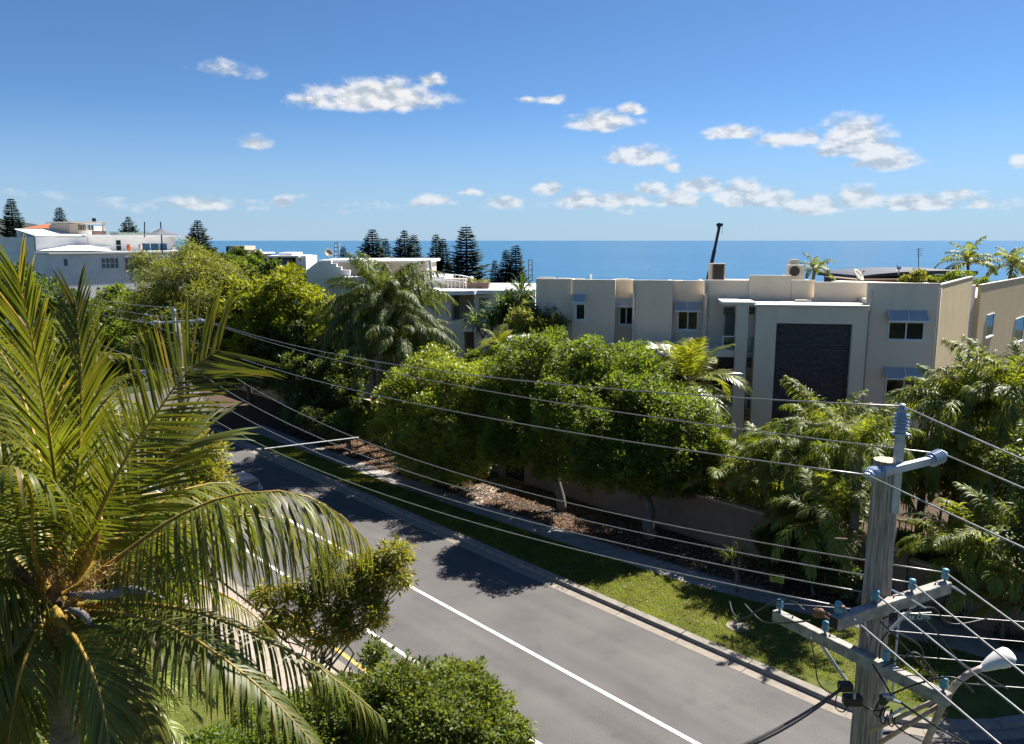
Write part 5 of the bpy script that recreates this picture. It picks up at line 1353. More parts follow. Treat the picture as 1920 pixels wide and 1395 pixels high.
T('bronze_shrub', 'golden leaved shrub behind the palm fronds near the parked car', (400, 1010, 25),
  [(385,850,26,36),(350,810,26.5,32),(395,900,25.5,32),(355,920,25,40),(385,965,24.5,38),(335,870,26,35),(440,955,25.3,22)],
  'leaf_orange', 17000, .15, 33, tr=.08, wratio=.34, hang=.3, per=16, cl=.25)
T('bronze_shrub', 'dim leafy shrub low behind the coconut crown', (300, 1200, 20), [(280,1010,20.5,60),(220,960,21,55),(330,1060,20,50),(180,1010,21,50),(250,1080,19.5,55)], 'leaf_mid', 20000, .13, 34, tr=.08)

# ------------------------------------------------------------------ Norfolk pines
def pine_mesh(seed, H=20.0, Rm=4.2):
    r = np.random.default_rng(seed); P = []; A = []; Nn = []; L = []; W = []
    z = 2.0
    while z < H:
        t = z / H; rad = Rm * (1 - t) ** .75 * r.uniform(.8, 1.12) + .15
        nb = 9 if t < .8 else 6; a0 = r.uniform(0, 6.28)
        for j in range(nb):
            a = a0 + j * 6.283 / nb + r.normal() * .12; rl = rad * r.uniform(.6, 1.12)
            d = np.array([math.cos(a), math.sin(a), 0.0]); sd = np.array([-d[1], d[0], 0])
            k = max(4, int(rl / .16))
            for q in np.linspace(.12, 1, k):
                p = np.array([0, 0, z]) + d * rl * q + np.array([0, 0, rl * (.10 * q + .22 * q ** 3)])
                for s in (-1, 1):
                    P.append(p); A.append(sd * s * .85 + d * .55 + np.array([0, 0, .35 + r.normal() * .2])); Nn.append(np.array([0, 0, 1.]) + d * .3)
                    L.append((.68 + .5 * (1 - q)) * r.uniform(.7, 1.2) * min(1, .4 + rl / 3)); W.append(.33)
            P.append(np.array([0, 0, z]) + d * rl * .3); A.append(d + np.array([0, 0, .18])); Nn.append(np.array([0, 0, 1.])); L.append(rl * .95); W.append(.3)
        z += (.72 - .36 * t) * r.uniform(.85, 1.15)
    V, F = leaf_arrays(np.array(P), np.array(A), np.array(Nn), np.array(L), np.array(W), .05)
    return np_mesh('crown', V, F, M['pine'])
PINES = [pine_mesh(s, 20, Rm) for s, Rm in ((1, 4.4), (2, 3.6), (3, 5.0))]
tm = MB(); tm.tube([(0,0,-3), (0,0,8), (0,0,16), (0,0,20.3)], [.36, .3, .16, .03], 8); TRUNK = tm.mesh('trunk', M['bark'], smooth=True)
def pine(label, px, ytop, ybot, Y, v, Ht=None, rot=0.0, wide=1.0):
    tp = at(px, ytop, Y); h = Ht or 20
    b = tp - np.array([0, 0, h])
    root = thing('norfolk_pine', b, label, 'pine tree', 'Norfolk pines before the sea')
    s = h / 20.3
    put('trunk', TRUNK, root, scale=(s, s, s)); put('crown', PINES[v], root, rot=(0, 0, rot), scale=(s * wide * 1.4, s * wide * 1.4, s))
pine('tall Norfolk pine at the far left edge against the sky', 19, 369, 440, 125, 1, 16, 0, .95)
pine('Norfolk pine between the orange roof and the roof pavilion', 110, 386, 430, 130, 1, 14, 1, .95)
pine('small dense Norfolk pine rising behind the white roof terrace', 240, 405, 436, 120, 2, 12, 2, .9)
pine('Norfolk pine standing alone left of the open sea', 370, 411, 470, 110, 2, 14, .5, .95)
pine('Norfolk pine left in the central row, broad and tallest at its left end', 698, 428, 490, 128, 2, 18, .3, 1.0)
pine('slim Norfolk pine just right of the first broad one in the row', 722, 444, 490, 132, 1, 16, 1.3, .85)
pine('left stem of the close pair of pines second in the row', 758, 430, 490, 128, 2, 18, 2.0, .85)
pine('right stem of the close pair of pines second in the row', 776, 437, 490, 130, 1, 17, 2.6, .95)
pine('left stem of the narrow pine pair before the tallest pine', 817, 436, 500, 128, 1, 17, .9, .8)
pine('right stem of the narrow pine pair before the tallest pine', 830, 444, 500, 126, 1, 17, 1.9, .9)
pine('tallest open branched Norfolk pine in the central row', 874, 420, 510, 122, 1, 21, 3.0, 1.15)
pine('short pine beside the satellite dish with a pale mast behind', 643, 460, 490, 126, 1, 10, .2, .95)
pine('right one of the pine pair beside the apartment block', 967, 456, 530, 118, 1, 17, .6, .95)
pine('middle pine left of the pair beside the apartment block', 949, 465, 530, 119, 1, 16, 1.7, .85)
pine('lowest small pine left of the apartment block pines', 928, 485, 530, 116, 1, 14, 2.8, .75)
for (lb, px, y0, y1) in (('pale lattice mast behind the short pine near the dish', 631, 456, 486), ('pale slim mast right of the apartment block pines', 994, 487, 525)):
    mb = MB(); a = at(px - 3, y1, 150); b = at(px - 3, y0, 150); c = at(px + 4, y1, 150); d = at(px + 4, y0, 150)
    mb.bar(a, b, .2); mb.bar(c, d, .2)
    for k in range(5): mb.bar(a + (b-a)*k/4, c + (d-c)*k/4, .2)
    o = mb.build('mast', M['roof_white']); tag(o, lb, 'mast')

# ------------------------------------------------------------------ palms
G = 'queen palms behind the street trees'
def gpalm(name, label, px, crown_y, Y, kind, n, seed, **kw):
    t = at(px, crown_y, Y); return palm(name, label, (t[0], t[1], .05), t[2] - .05, kind, n, seed, **kw)
gpalm('queen_palm', 'tall queen palm with a full drooping crown left of the white house', 722, 578, 46, 'queen', 38, 81, scale=1.15, trunk_r=.19, levels=(0,1,2,3,4), group=G)
gpalm('queen_palm', 'left queen palm of the three, its fronds reaching over the dark trees', 682, 620, 47, 'queen', 32, 82, scale=1.1, trunk_r=.17, levels=(1,2,3,4,6), group=G)
gpalm('queen_palm', 'right queen palm of the three with long fronds reaching to the white balcony', 748, 652, 45, 'queen', 34, 83, scale=1.05, trunk_r=.18, levels=(1,2,3,4,6), group=G)
gpalm('bangalow_palm', 'young bangalow palm with an upright feathery head before the balconies', 1290, 745, 36, 'bangalow', 13, 84, scale=1.25, trunk_r=.1, levels=(0,0,1,2,3,4), shaft='rachis_green')
gpalm('small_palm', 'small palm peeping out beside the white pavilion', 936, 665, 43.5, 'bangalow', 9, 85, scale=.7, trunk_r=.08, levels=(0,1,2,3), shaft='rachis_green')
gpalm('small_palm', 'small dark palm in front of the lower white balcony', 915, 705, 42, 'cane', 10, 86, scale=.85, trunk_r=.08, levels=(1,2,3,4))
gpalm('feather_palm', 'feathery palm before the dark stone panel', 1545, 828, 30, 'feather', 32, 87, scale=1.0, trunk_r=.16, levels=(0,1,2,3,4,6))
gpalm('feather_palm', 'feathery palm reaching left below the stone panel', 1500, 862, 29, 'feather', 28, 88, scale=.9, trunk_r=.12, levels=(1,2,3,4,6))
gpalm('feather_palm', 'feathery palm behind the power pole top', 1615, 868, 30.5, 'feather', 30, 89, scale=.95, trunk_r=.17, levels=(0,1,2,3,4,6))
gpalm('palm_clump', 'golden cane palm clump right of the big fig', 1405, 850, 31, 'cane', 7, 90, scale=.95, trunk_r=.05, stems=6, spread=1.3)
gpalm('palm_clump', 'golden cane palm clump above the end of the brown wall', 1465, 880, 29, 'cane', 7, 91, scale=.9, trunk_r=.05, stems=6, spread=1.2)
gpalm('palm_clump', 'dark cane palm clump behind the yellow notice', 1545, 920, 27.5, 'cane', 8, 92, scale=.95, trunk_r=.05, stems=7, spread=1.4)
gpalm('queen_palm', 'tall feathery palm at the right edge in front of the cream wing', 1890, 765, 29, 'feather', 38, 93, scale=1.2, trunk_r=.18, levels=(0,1,2,3,4,6))
gpalm('queen_palm', 'feathery palm beside the corner of the cream wing', 1800, 782, 29.5, 'feather', 36, 94, scale=1.1, trunk_r=.17, levels=(0,1,2,3,4,6))
gpalm('queen_palm', 'feathery palm in front of the lower right apartment window', 1735, 862, 30, 'feather', 30, 95, scale=1.0, trunk_r=.15, levels=(1,2,3,4,6))
gpalm('palm_clump', 'cane palm clump in the middle of the right hand planting', 1850, 830, 31, 'cane', 8, 96, scale=1.1, trunk_r=.05, stems=7, spread=1.5)
gpalm('palm_clump', 'cane palm clump right of the power pole', 1770, 890, 31, 'cane', 8, 97, scale=1.05, trunk_r=.05, stems=6, spread=1.3)
gpalm('palm_clump', 'arching palm clump low at the right edge', 1900, 960, 24.5, 'cane', 8, 98, scale=1.05, trunk_r=.05, stems=5, spread=1.0)
gpalm('palm_clump', 'arching palm clump over the driveway beside the street lamp', 1905, 1090, 23, 'cane', 9, 99, scale=.95, trunk_r=.05, stems=4, spread=.8)
gpalm('cycad', 'dark cycad with stiff fronds behind the street lamp', 1790, 1040, 24, 'feather', 18, 110, scale=.75, trunk_r=.14, levels=(1,2,3,4))
palm('palm', 'bare dark palm trunk standing left of the power pole', atz(1590, 1120, .1), at(1596, 850, 26.3)[2], 'feather', 16, 111, .8, .17, levels=(0,1,2,3), bark='bark')
for (lb, px, py, Y, sc, sd) in (('leaning palm behind the white air conditioners', 1528, 507, 62, .7, 112), ('big palm above the navy roof', 1815, 494, 70, 1.15, 113), ('palm at the right edge above the cream wing', 1897, 500, 70, 1.05, 114)):
    gpalm('rooftop_palm', lb, px, py, Y, 'far', 15, sd, scale=sc, trunk_r=.14, levels=(0,1,2,3,4))
T('roof_shrub', 'low shrub growing left of the big palm by the navy roof', (1722, 560, 63), [(1722,524,63,14),(1745,528,63,10),(1700,529,63,10)], 'leaf_olive', 3500, .2, 115, tr=.05)
T('roof_shrub', 'low shrub below the big palm by the navy roof', (1790, 560, 63), [(1780,526,63,12),(1810,524,63,14),(1760,529,63,8),(1840,530,63,10)], 'leaf_mid', 3500, .2, 116, tr=.05)
# strap leaved plants
def strap_plant(name, label, px, py, Y, n, L, W, seed, mat, heads=1, spread=.0, ground=False):
    r = np.random.default_rng(seed); c0 = at(px, py, Y); base = np.array([c0[0], c0[1], .1])
    root = thing(name, base, label, 'plant'); mb = MB(); Ps = []; As = []
    for h in range(heads):
        c = c0 + r.normal(size=3) * spread * np.array([1, 1, .6]); mb.tube(limb_path(base, c, r, .15, 5), np.linspace(.07, .05, 5), 6)
        for k in range(n):
            a = k * 2.4; e = R(r.uniform(-15, 80)); d = np.array([math.cos(a)*math.cos(e), math.sin(a)*math.cos(e), math.sin(e)])
            Ps.append(c); As.append(d)
    mb.build('stem', M['bark'], root)
    P = np.array(Ps); A = np.array(As); Nn = np.tile([0, 0, 1.], (len(P), 1)) + r.normal(size=P.shape) * .2
    # two-piece strap: rising part and drooping tip
    LL = L * r.uniform(.7, 1.1, len(P)); V1, F1 = leaf_arrays(P, A, Nn, LL, np.full(len(P), W), .1)
    V2, F2 = leaf_arrays(P + A * LL[:, None] * .55, A - np.array([0, 0, .55]), Nn, LL * .6, np.full(len(P), W * .8), .1)
    put('leaves', np_mesh('leaves', np.vstack([V1, V2]) - base, np.vstack([F1, F2 + len(V1)]), M[mat]), root)
strap_plant('pandanus', 'large dark pandanus against the white apartment house', 955, 590, 50, 46, 1.5, .13, 121, 'pandan', 9, 1.0)
strap_plant('pandanus', 'second pandanus head at the corner of the beige block', 985, 570, 49.5, 40, 1.3, .13, 122, 'pandan', 4, .6)
strap_plant('cordyline', 'spiky cordyline beside the footpath under the shade trees', 655, 812, 44.5, 40, .8, .07, 123, 'pandan', 3, .3)
strap_plant('bromeliad', 'small yellow green rosette on the end of the brown wall', 1392, 950, 30.9, 24, .35, .05, 124, 'leaf_yellow')
strap_plant('red_bromeliad', 'red leaved plant among the palms on the right', 1805, 935, 26.5, 18, .4, .06, 125, 'red_bract', 1, .1)
strap_plant('garden_rosette', 'orange flowered plant at the foot of the bare palm trunk', 1612, 1062, 25.5, 12, .25, .05, 126, 'red_bract')
strap_plant('tussock', 'dry tussock plant on the mulch right of the figs', 1385, 1045, 26.5, 40, .7, .03, 127, 'leaf_olive', 2, .2)
strap_plant('tussock', 'wispy low plant on the grass beside the street sign', 1735, 1215, 22.6, 50, .9, .03, 128, 'leaf_dark', 2, .2)

# ------------------------------------------------------------------ grass blades and fallen leaves
r_ = np.random.default_rng(77)
def in_poly_pts(n, s0, s1, flo, fhi):
    s = r_.uniform(s0, s1, n); lo = flo(s); hi = fhi(s); o = lo + (hi - lo) * r_.random(n)
    return s, o
def blades(name, label, s, o, z, hgt, wid, mat, seed):
    r = np.random.default_rng(seed); n = len(s)
    P = np.stack([RD[0]*s + RN[0]*o, RD[1]*s + RN[1]*o, np.full(n, z)], axis=1)
    A = np.stack([r.normal(size=n)*.55, r.normal(size=n)*.55, np.ones(n)], axis=1)
    V, F = leaf_arrays(P, A, r.normal(size=(n, 3)), hgt * r.uniform(.5, 1.3, n), np.full(n, wid))
    ob = bpy.data.objects.new(name, np_mesh(name, V, F, M[mat])); COL.objects.link(ob)
    tag(ob, label, None, None, 'stuff'); return ob
fpv = np.vectorize(fpath)
kerb_o = lambda s: np.interp(s, [5.5, 7, 9, 11, 12.4, 200], [22.4, 21.3, 20.55, 20.2, 20.08, 20.08])
s, oo = in_poly_pts(90000, 7.0, 44, kerb_o, lambda s: fpv(s) - .6)
blades('grass', 'short green grass on the verge', s, oo, .11, .075, .016, 'grass', 1)
s, oo = in_poly_pts(26000, -6, 30, lambda s: s*0 + 3.0, lambda s: s*0 + 8.9)
blades('grass', 'green lawn grass below the coconut palm', s, oo, .09, .09, .02, 'grass', 2)
n = 34000
s, oo = in_poly_pts(n, 9.5, 48, lambda s: fpv(s) + .5, lambda s: s*0 + 26.9)
P = np.stack([RD[0]*s + RN[0]*oo, RD[1]*s + RN[1]*oo, .105 + r_.random(n) * .05], axis=1)
V, F = leaf_arrays(P, r_.normal(size=(n, 3)) * [1, 1, .25], np.array([0, 0, 1.]) + r_.normal(size=(n, 3)) * .4, r_.uniform(.08, .17, n), r_.uniform(.04, .08, n))
ob = bpy.data.objects.new('fallen_leaves', np_mesh('fallen_leaves', V, F, M['litter'])); COL.objects.link(ob)
tag(ob, 'brown fallen leaves covering the bed below the figs', None, None, 'stuff')
n = 1500
s, oo = in_poly_pts(n, 8, 45, lambda s: kerb_o(s) , lambda s: fpv(s) + .6)
P = np.stack([RD[0]*s + RN[0]*oo, RD[1]*s + RN[1]*oo, .16 + r_.random(n) * .02], axis=1)
V, F = leaf_arrays(P, r_.normal(size=(n, 3)) * [1, 1, .2], np.array([0, 0, 1.]) + r_.normal(size=(n, 3)) * .4, r_.uniform(.06, .13, n), r_.uniform(.03, .06, n))
ob = bpy.data.objects.new('fallen_leaves', np_mesh('fallen_leaves', V, F, M['litter'])); COL.objects.link(ob)
tag(ob, 'scattered dry leaves on verge and footpath', None, None, 'stuff')
# ------------------------------------------------------------------ power poles and wires
def sheds(mb, o, ax, L, r=.085, n=5, core=.05):
    pr = [(0, core * 1.25), (L * .1, core * 1.25)]
    for k in range(n):
        h = L * (.14 + .68 * k / n)
        pr += [(h, core), (h + .006, r * .96), (h + L * .045, r), (h + L * .075, core * 1.1)]
    pr += [(L * .86, core), (L * .88, core * 1.15), (L, core * .95)]
    mb.lathe(o, ax, pr, 16)
def wire(label, p, q, sag, r=.014, mat='wire', n=40, cat='wire', group=None, name='power_line'):
    p = np.asarray(p, float); q = np.asarray(q, float); t = np.linspace(0, 1, n)
    pts = p + (q - p) * t[:, None]; pts[:, 2] -= 4 * sag * t * (1 - t)
    mb = MB(); mb.tube(pts, r, 6); o = mb.build(name, M[mat], smooth=True); tag(o, label, cat, group); return o
Pn = at(1663, 862, 9.0); zt = Pn[2]
np_ = thing('power_pole', (Pn[0], Pn[1], 0), 'weathered timber power pole with two crossarms at the right', 'power pole')
r_ = np.random.default_rng(4)
# knotty, slightly irregular timber shaft
mb = MB(); K = 60; n = 44; zs = np.linspace(-.3, zt, K); b = 0
kx = at(1690, 1000, 8.95)
ang = np.arange(n) * 2 * math.pi / n
groove = r_.normal(size=n) * .0055
for k, z in enumerate(zs):
    rr0 = .19 - .045 * (z / zt)
    for j, a in enumerate(ang):
        rr1 = rr0 + groove[j] + .003 * math.sin(z * 7 + a * 3)
        # scar on the right side
        if abs(((a - .1 + math.pi) % (2*math.pi)) - math.pi) < .5: rr1 += .028 * math.exp(-((z - kx[2]) / .10) ** 2) - .03 * math.exp(-((z - kx[2] - .13) / .05) ** 2)
        mb.v.append((Pn[0] + rr1 * math.cos(a), Pn[1] + rr1 * math.sin(a), z))
for k in range(K - 1):
    for j in range(n):
        j2 = (j + 1) % n; mb.f.append((k*n+j, k*n+j2, (k+1)*n+j2, (k+1)*n+j)); mb.mi.append(0)
mb.f.append(tuple((K-1)*n + j for j in range(n))); mb.mi.append(1)
sh = mb.build('shaft', [M['pole_wood'], M['pole_end']], np_, smooth=False)
# riser and high voltage insulators
Rt = at(1688, 815, 8.84); Rb = np.array([Rt[0], Rt[1], at(1672, 962, 8.84)[2]])
mb = MB(); mb.bar(Rb, Rt, .085, .075); mb.build('riser', M['galv'], np_)
mb = MB(); mb.box(Rt[0]-.09, Rt[0]+.09, Rt[1]-.07, Rt[1]+.07, Rt[2], Rt[2]+.02); mb.build('riser_plate', M['galv'], np_)
top_ins = Rt + np.array([0, 0, .02])
mb = MB(); sheds(mb, top_ins, (0, 0, 1), .30, .088); mb.build('insulator', M['insul'], np_, smooth=True)
HVt = top_ins + np.array([0, 0, .315])
za = at(1690, 875, 8.78)[2]
aL = atz(1652, 886, za); aR = atz(1742, 864, za)
mb = MB(); mb.bar(aL, aR, .07, .085); mb.build('insulator_arm', M['galv'], np_)
ax = norm(aR - aL)
mb = MB(); sheds(mb, aR, ax + np.array([0, 0, .12]), .30, .088); mb.build('insulator', M['insul'], np_, smooth=True)
mb = MB(); sheds(mb, aL, -ax + np.array([0, -.15, .1]), .30, .088); mb.build('insulator', M['insul'], np_, smooth=True)
HVr = aR + norm(ax + np.array([0, 0, .12])) * .31; HVl = aL + norm(-ax + np.array([0, -.15, .1])) * .31
for h in (HVt, HVr, HVl):
    mb = MB(); mb.lathe(h - np.array([0, 0, .02]), (0, 0, 1), [(0, .03), (.04, .035), (.05, .02)], 10); mb.build('wire_clamp', M['galv'], np_)
# crossarms
z2 = at(1665, 1133, 8.80)[2]; z1 = at(1640, 1238, 8.80)[2]
A2 = (atz(1563, 1168, z2), atz(1776, 1099, z2)); A1 = (atz(1453, 1152, z1), atz(1779, 1314, z1))
def arm(ends, w=.125, h=.15):
    mb = MB(); mb.bar(ends[0], ends[1], w, h); o = mb.build('crossarm', M['arm_wood'], np_)
    bv = o.modifiers.new('bevel', 'BEVEL'); bv.width = .012; bv.segments = 2
    OFF[o.name] = OFF[np_.name]
    return o
arm2 = arm(A2); arm1 = arm(A1)
mb = MB(); e = A2[0]; d = norm(A2[1] - A2[0]); mb.bar(e - d * .006, e - d * .001, .11, .13); mb.build('end_plate', M['black'], arm2)
for (a_, ar) in ((A2, arm2), (A1, arm1)):
    d = norm(a_[1] - a_[0])
    for t in (.12, .36, .5, .62, .88):
        c = a_[0] + (a_[1] - a_[0]) * t; mb = MB(); mb.tube([c - np.array([0,0,.11]), c + np.array([0,0,.1])], .011, 6); mb.build('bolt', M['rust'], ar)
def braces(a_, t0, z_drop, ar):
    for t in (t0, 1 - t0):
        p = a_[0] + (a_[1] - a_[0]) * t - np.array([0, 0, .07]); q = np.array([Pn[0], Pn[1], p[2] - z_drop]) + norm((p - Pn) * [1, 1, 0]) * .15
        mb = MB(); mb.bar(p, q, .012, .04); mb.build('brace', M['galv'], ar)
braces(A2, .25, .45, arm2); braces(A1, .30, .55, arm1)
def pin_ins(c, ar, h=.13):
    mb = MB(); mb.lathe(c, (0, 0, 1), [(0, .016), (h*.25, .016), (h*.26, .042), (h*.5, .048), (h*.6, .03), (h*.75, .042), (h*.95, .038), (h, .02)], 12)
    mb.build('pin_insulator', M['insul_teal'], ar, smooth=True); return c + np.array([0, 0, h * .68])
up = np.array([0, 0, .075])
L2 = [pin_ins(A2[0] + (A2[1]-A2[0]) * t + up, arm2, .17) for t in (.03, .34, .66, .97)]
L1 = [pin_ins(A1[0] + (A1[1]-A1[0]) * t + up, arm1, .17) for t in (.03, .33, .68, .97)]
# far pole
Pf = at(331, 606, 29.0); zf = Pf[2]
fp2 = thing('power_pole', (Pf[0], Pf[1], 0), 'far timber power pole half hidden by the coconut fronds', 'power pole')
mb = MB(); zz = np.linspace(-.3, zf, 12); mb.tube([(Pf[0], Pf[1], z) for z in zz], .18 - .04 * np.linspace(0, 1, 12), 14); mb.build('shaft', M['bark'], fp2, smooth=True)
sdir = norm((np.array([Pf[0], Pf[1], 0]) - np.array([Pn[0], Pn[1], 0]))); perp = np.array([sdir[1], -sdir[0], 0])
mb = MB(); b0 = np.array([Pf[0], Pf[1] - .16, zf - .3]); mb.bar(b0, b0 + np.array([0, 0, .55]), .08); mb.build('riser', M['galv'], fp2)
mb = MB(); sheds(mb, b0 + np.array([0, 0, .56]), (0, 0, 1), .32, .1); mb.build('insulator', M['insul'], fp2, smooth=True); HVtf = b0 + np.array([0, 0, .89])
zh = at(331, 602, 28.85)[2]; fl_, fr_ = atz(300, 605, zh), atz(366, 602, zh)
mb = MB(); mb.bar(fl_, fr_, .08); mb.build('insulator_arm', M['galv'], fp2)
mb = MB(); dd = norm(fr_ - fl_); sheds(mb, fr_, dd, .32, .1); mb.build('insulator', M['insul'], fp2, smooth=True)
mb = MB(); sheds(mb, fl_, -dd, .32, .1); mb.build('insulator', M['insul'], fp2, smooth=True)
HVrf = fr_ + dd * .33; HVlf = fl_ - dd * .33
zl = at(331, 693, 28.8)[2]; lA, lB = atz(252, 699, zl), atz(404, 688, zl)
mb = MB(); mb.bar(lA, lB, .12, .14); ca = mb.build('crossarm', M['arm_wood'], fp2); OFF[ca.name] = OFF[fp2.name]
LF = []
for t in (.03, .35, .65, .97):
    c = lA + (lB - lA) * t + np.array([0, 0, .07]); mb = MB(); mb.lathe(c, (0,0,1), [(0,.015),(.04,.045),(.09,.045),(.13,.03)], 10); mb.build('pin_insulator', M['insul_teal'], ca); LF.append(c + np.array([0, 0, .09]))
# wires up the street
wire('topmost high voltage wire crossing in front of the apartments to the pole top', HVt, HVtf, .62, .0095)
wire('middle high voltage wire ending on the right hand insulator of the near pole', HVr, HVrf, .45, .0095)
wire('lowest of the three upper wires, ending on the left insulator of the near pole', HVl, HVlf, .54, .0095)
ORD = ('first (lowest) of four low wires over the verge', 'second lowest of four low wires over the verge', 'third lowest of four low wires over the verge', 'uppermost of four low wires over the verge')
LVW = []
for i in range(4):
    wire(ORD[i], L2[i], LF[i], .98, .0095); LVW.append((L2[i], LF[i]))
def on_wire(i, t, sag=.98):
    p, q = LVW[i]; c = p + (q - p) * t; return c - np.array([0, 0, 4 * sag * t * (1 - t)])
mb = MB()
pts = [on_wire(i, .58) for i in range(4)]; e0 = pts[0] + (pts[0] - pts[1]) * .12; e1 = pts[3] + (pts[3] - pts[2]) * .12
mb.tube([e0] + pts + [e1], .013, 6); o = mb.build('wire_spreader', M['white_paint']); tag(o, 'pale spreader rod clipped across the four low wires', 'spreader')
# wires leaving the frame to the right: one span to a pole behind the camera, one along the side street
def leave(label, p, ex, L=22, dz=-.02, sag=.25, r=.0095, **k):
    q = atz(ex[0], ex[1], p[2] + dz); d = q - p; d = d / np.linalg.norm(d[:2]); end = p + d * L; end[2] = p[2] + .2
    return wire(label, p, end, sag, r, **k)
leave('high voltage wire leaving the top insulator to the right', HVt, (1920, 853))
leave('high voltage wire leaving the right insulator to the right', HVr, (1920, 912))
leave('high voltage wire leaving the left insulator down to the right', HVl, (1920, 1018))
G4 = 'low wires leaving the upper crossarm'
for i, (ex, lb) in enumerate((((1885, 1400), 'low wire leaving the near end of the upper crossarm'), ((1920, 1335), 'second low wire leaving the upper crossarm in front of the pole'), ((1920, 1262), 'third low wire leaving the upper crossarm passing above the lamp'), ((1920, 1180), 'low wire leaving the far end of the upper crossarm'))):
    leave(lb, L2[i], ex, r=.0105, sag=.15, group=G4)
for i, (ex, lb) in enumerate((((1920, 1166), 'highest level wire of the side street span'), ((1920, 1204), 'second level wire of the side street span'), ((1920, 1249), 'third level wire of the side street span running behind the lamp'), ((1920, 1292), 'lowest level wire of the side street span below the lamp'))):
    leave(lb, L1[i], ex, r=.0055, sag=.1, group='side street wires')
# black jumper cables, clamps and fuse boxes on the near pole (parts of it)
def jumper(pts, r=.011, mat='cable'):
    P, _ = spline([at(*p) for p in pts], 26); mb = MB(); mb.tube(P, r, 6); mb.build('jumper_cable', M[mat], np_, smooth=True)
jumper([(1368,1128,10.2),(1375,1150,9.9),(1392,1160,9.7),(1430,1140,9.5),(1463,1125,9.4),(1490,1130,9.2),(1510,1146,9.0)])
jumper([(1396,1132,10.0),(1412,1150,9.8),(1432,1166,9.6),(1470,1168,9.3),(1520,1164,9.0)])
jumper([(1520,1195,9.2),(1528,1240,9.0),(1535,1280,8.9),(1560,1300,8.8),(1585,1292,8.7)], .008)
jumper([(1655,1160,8.7),(1700,1145,8.8),(1750,1140,8.9),(1772,1165,8.9),(1800,1170,8.9),(1850,1160,9.0)], .009)
jumper([(1648,1235,8.5),(1652,1205,8.5),(1668,1183,8.5),(1690,1190,8.5),(1725,1212,8.5),(1732,1240,8.4)], .01)
jumper([(1650,1165,8.6),(1680,1195,8.6),(1730,1250,8.5),(1770,1290,8.4)], .01)
jumper([(1720,1145,8.9),(1760,1190,8.7),(1800,1240,8.6),(1850,1270,8.6),(1890,1292,8.6)], .009)
jumper([(1655,1250,8.4),(1690,1235,8.3),(1720,1225,8.3),(1760,1272,8.1),(1780,1270,8.0)], .01)
jumper([(1636,1245,8.5),(1655,1275,8.4),(1672,1305,8.3)], .011)
jumper([(1675,1300,8.3),(1720,1282,8.1),(1770,1270,7.95),(1800,1275,7.9),(1825,1298,7.9)], .011)
jumper([(1570,1300,8.65),(1566,1325,8.6),(1580,1335,8.6),(1592,1322,8.55)], .007)
jumper([(1604,1310,8.6),(1625,1328,8.55),(1650,1332,8.5),(1668,1325,8.45)], .01)
jumper([(1672,1330,8.4),(1676,1355,8.4),(1700,1375,8.3),(1740,1392,8.2),(1790,1390,8.1)], .009)
for k, (x, y) in enumerate(((1645, 1332), (1655, 1345), (1662, 1338), (1670, 1350), (1650, 1322))):
    jumper([(x, y - 14, 8.45), (x - 5, y + 4, 8.42), (x + 3, y + 12, 8.4), (x + 9, y - 6, 8.42)], .008)
def lump(px, py, Y, sx, sy, sz, name, mat):
    c = at(px, py, Y); mb = MB(); mb.box(c[0]-sx/2, c[0]+sx/2, c[1]-sy/2, c[1]+sy/2, c[2]-sz/2, c[2]+sz/2); o = mb.build(name, M[mat], np_)
    bv = o.modifiers.new('bevel', 'BEVEL'); bv.width = min(sx, sz) * .18; bv.segments = 2; return o
lump(1598, 1312, 8.62, .22, .12, .13, 'fuse_box', 'black'); lump(1585, 1287, 8.62, .16, .12, .10, 'cable_clamp', 'cable'); lump(1602, 1305, 8.56, .03, .02, .08, 'fuse_handle', 'galv')
lump(1535, 1150, 9.0, .13, .09, .10, 'connector', 'rust'); lump(1576, 1140, 8.9, .10, .07, .06, 'connector', 'rust'); lump(1665, 1305, 8.4, .14, .06, .05, 'connector', 'galv')
lump(1655, 1312, 8.4, .08, .06, .12, 'connector', 'cable'); lump(1640, 1150, 8.7, .05, .05, .05, 'connector', 'galv')
for (a, b) in (((1528, 1140, 8.95), (1575, 1165, 8.8)), ((1545, 1155, 8.9), (1600, 1195, 8.7)), ((1670, 1105, 8.9), (1735, 1140, 8.85)), ((1770, 1092, 9.3), (1810, 1115, 9.2)), ((1665, 1345, 8.4), (1700, 1325, 8.3)), ((1655, 1310, 8.45), (1695, 1320, 8.35))):
    mb = MB(); mb.tube([at(*a), (at(*a) + at(*b)) / 2 + [0, 0, .01], at(*b)], [.012, .02, .012], 6); mb.build('strain_clamp', M['rust' if a[0] < 1600 else 'galv'], np_)
mb = MB(); c = at(1642, 1400, 8.86); d = at(1662, 1255, 8.86); mb.tube([np.array([d[0], d[1], c[2] - 3]), d], .022, 6); mb.build('conduit', M['galv'], np_)
mb = MB(); mb.bar(at(1588, 1011, 8.86), at(1566, 1010, 8.72), .02); mb.build('step_bolt', M['rust'], np_)
wire('twisted black service cable leaving the near pole down to the left', at(1578, 1290, 8.62), at(1290, 1440, 5.4), .08, .016, 'cable', cat='cable', name='service_cable')
wire('second black service cable twisted round the first', at(1572, 1297, 8.64), at(1288, 1442, 5.4), .11, .012, 'cable', cat='cable', name='service_cable')
wire('black service cable leaving the near pole down to the right', at(1690, 1318, 8.3), at(1990, 1470, 6.0), .08, .012, 'cable', cat='cable', name='service_cable')
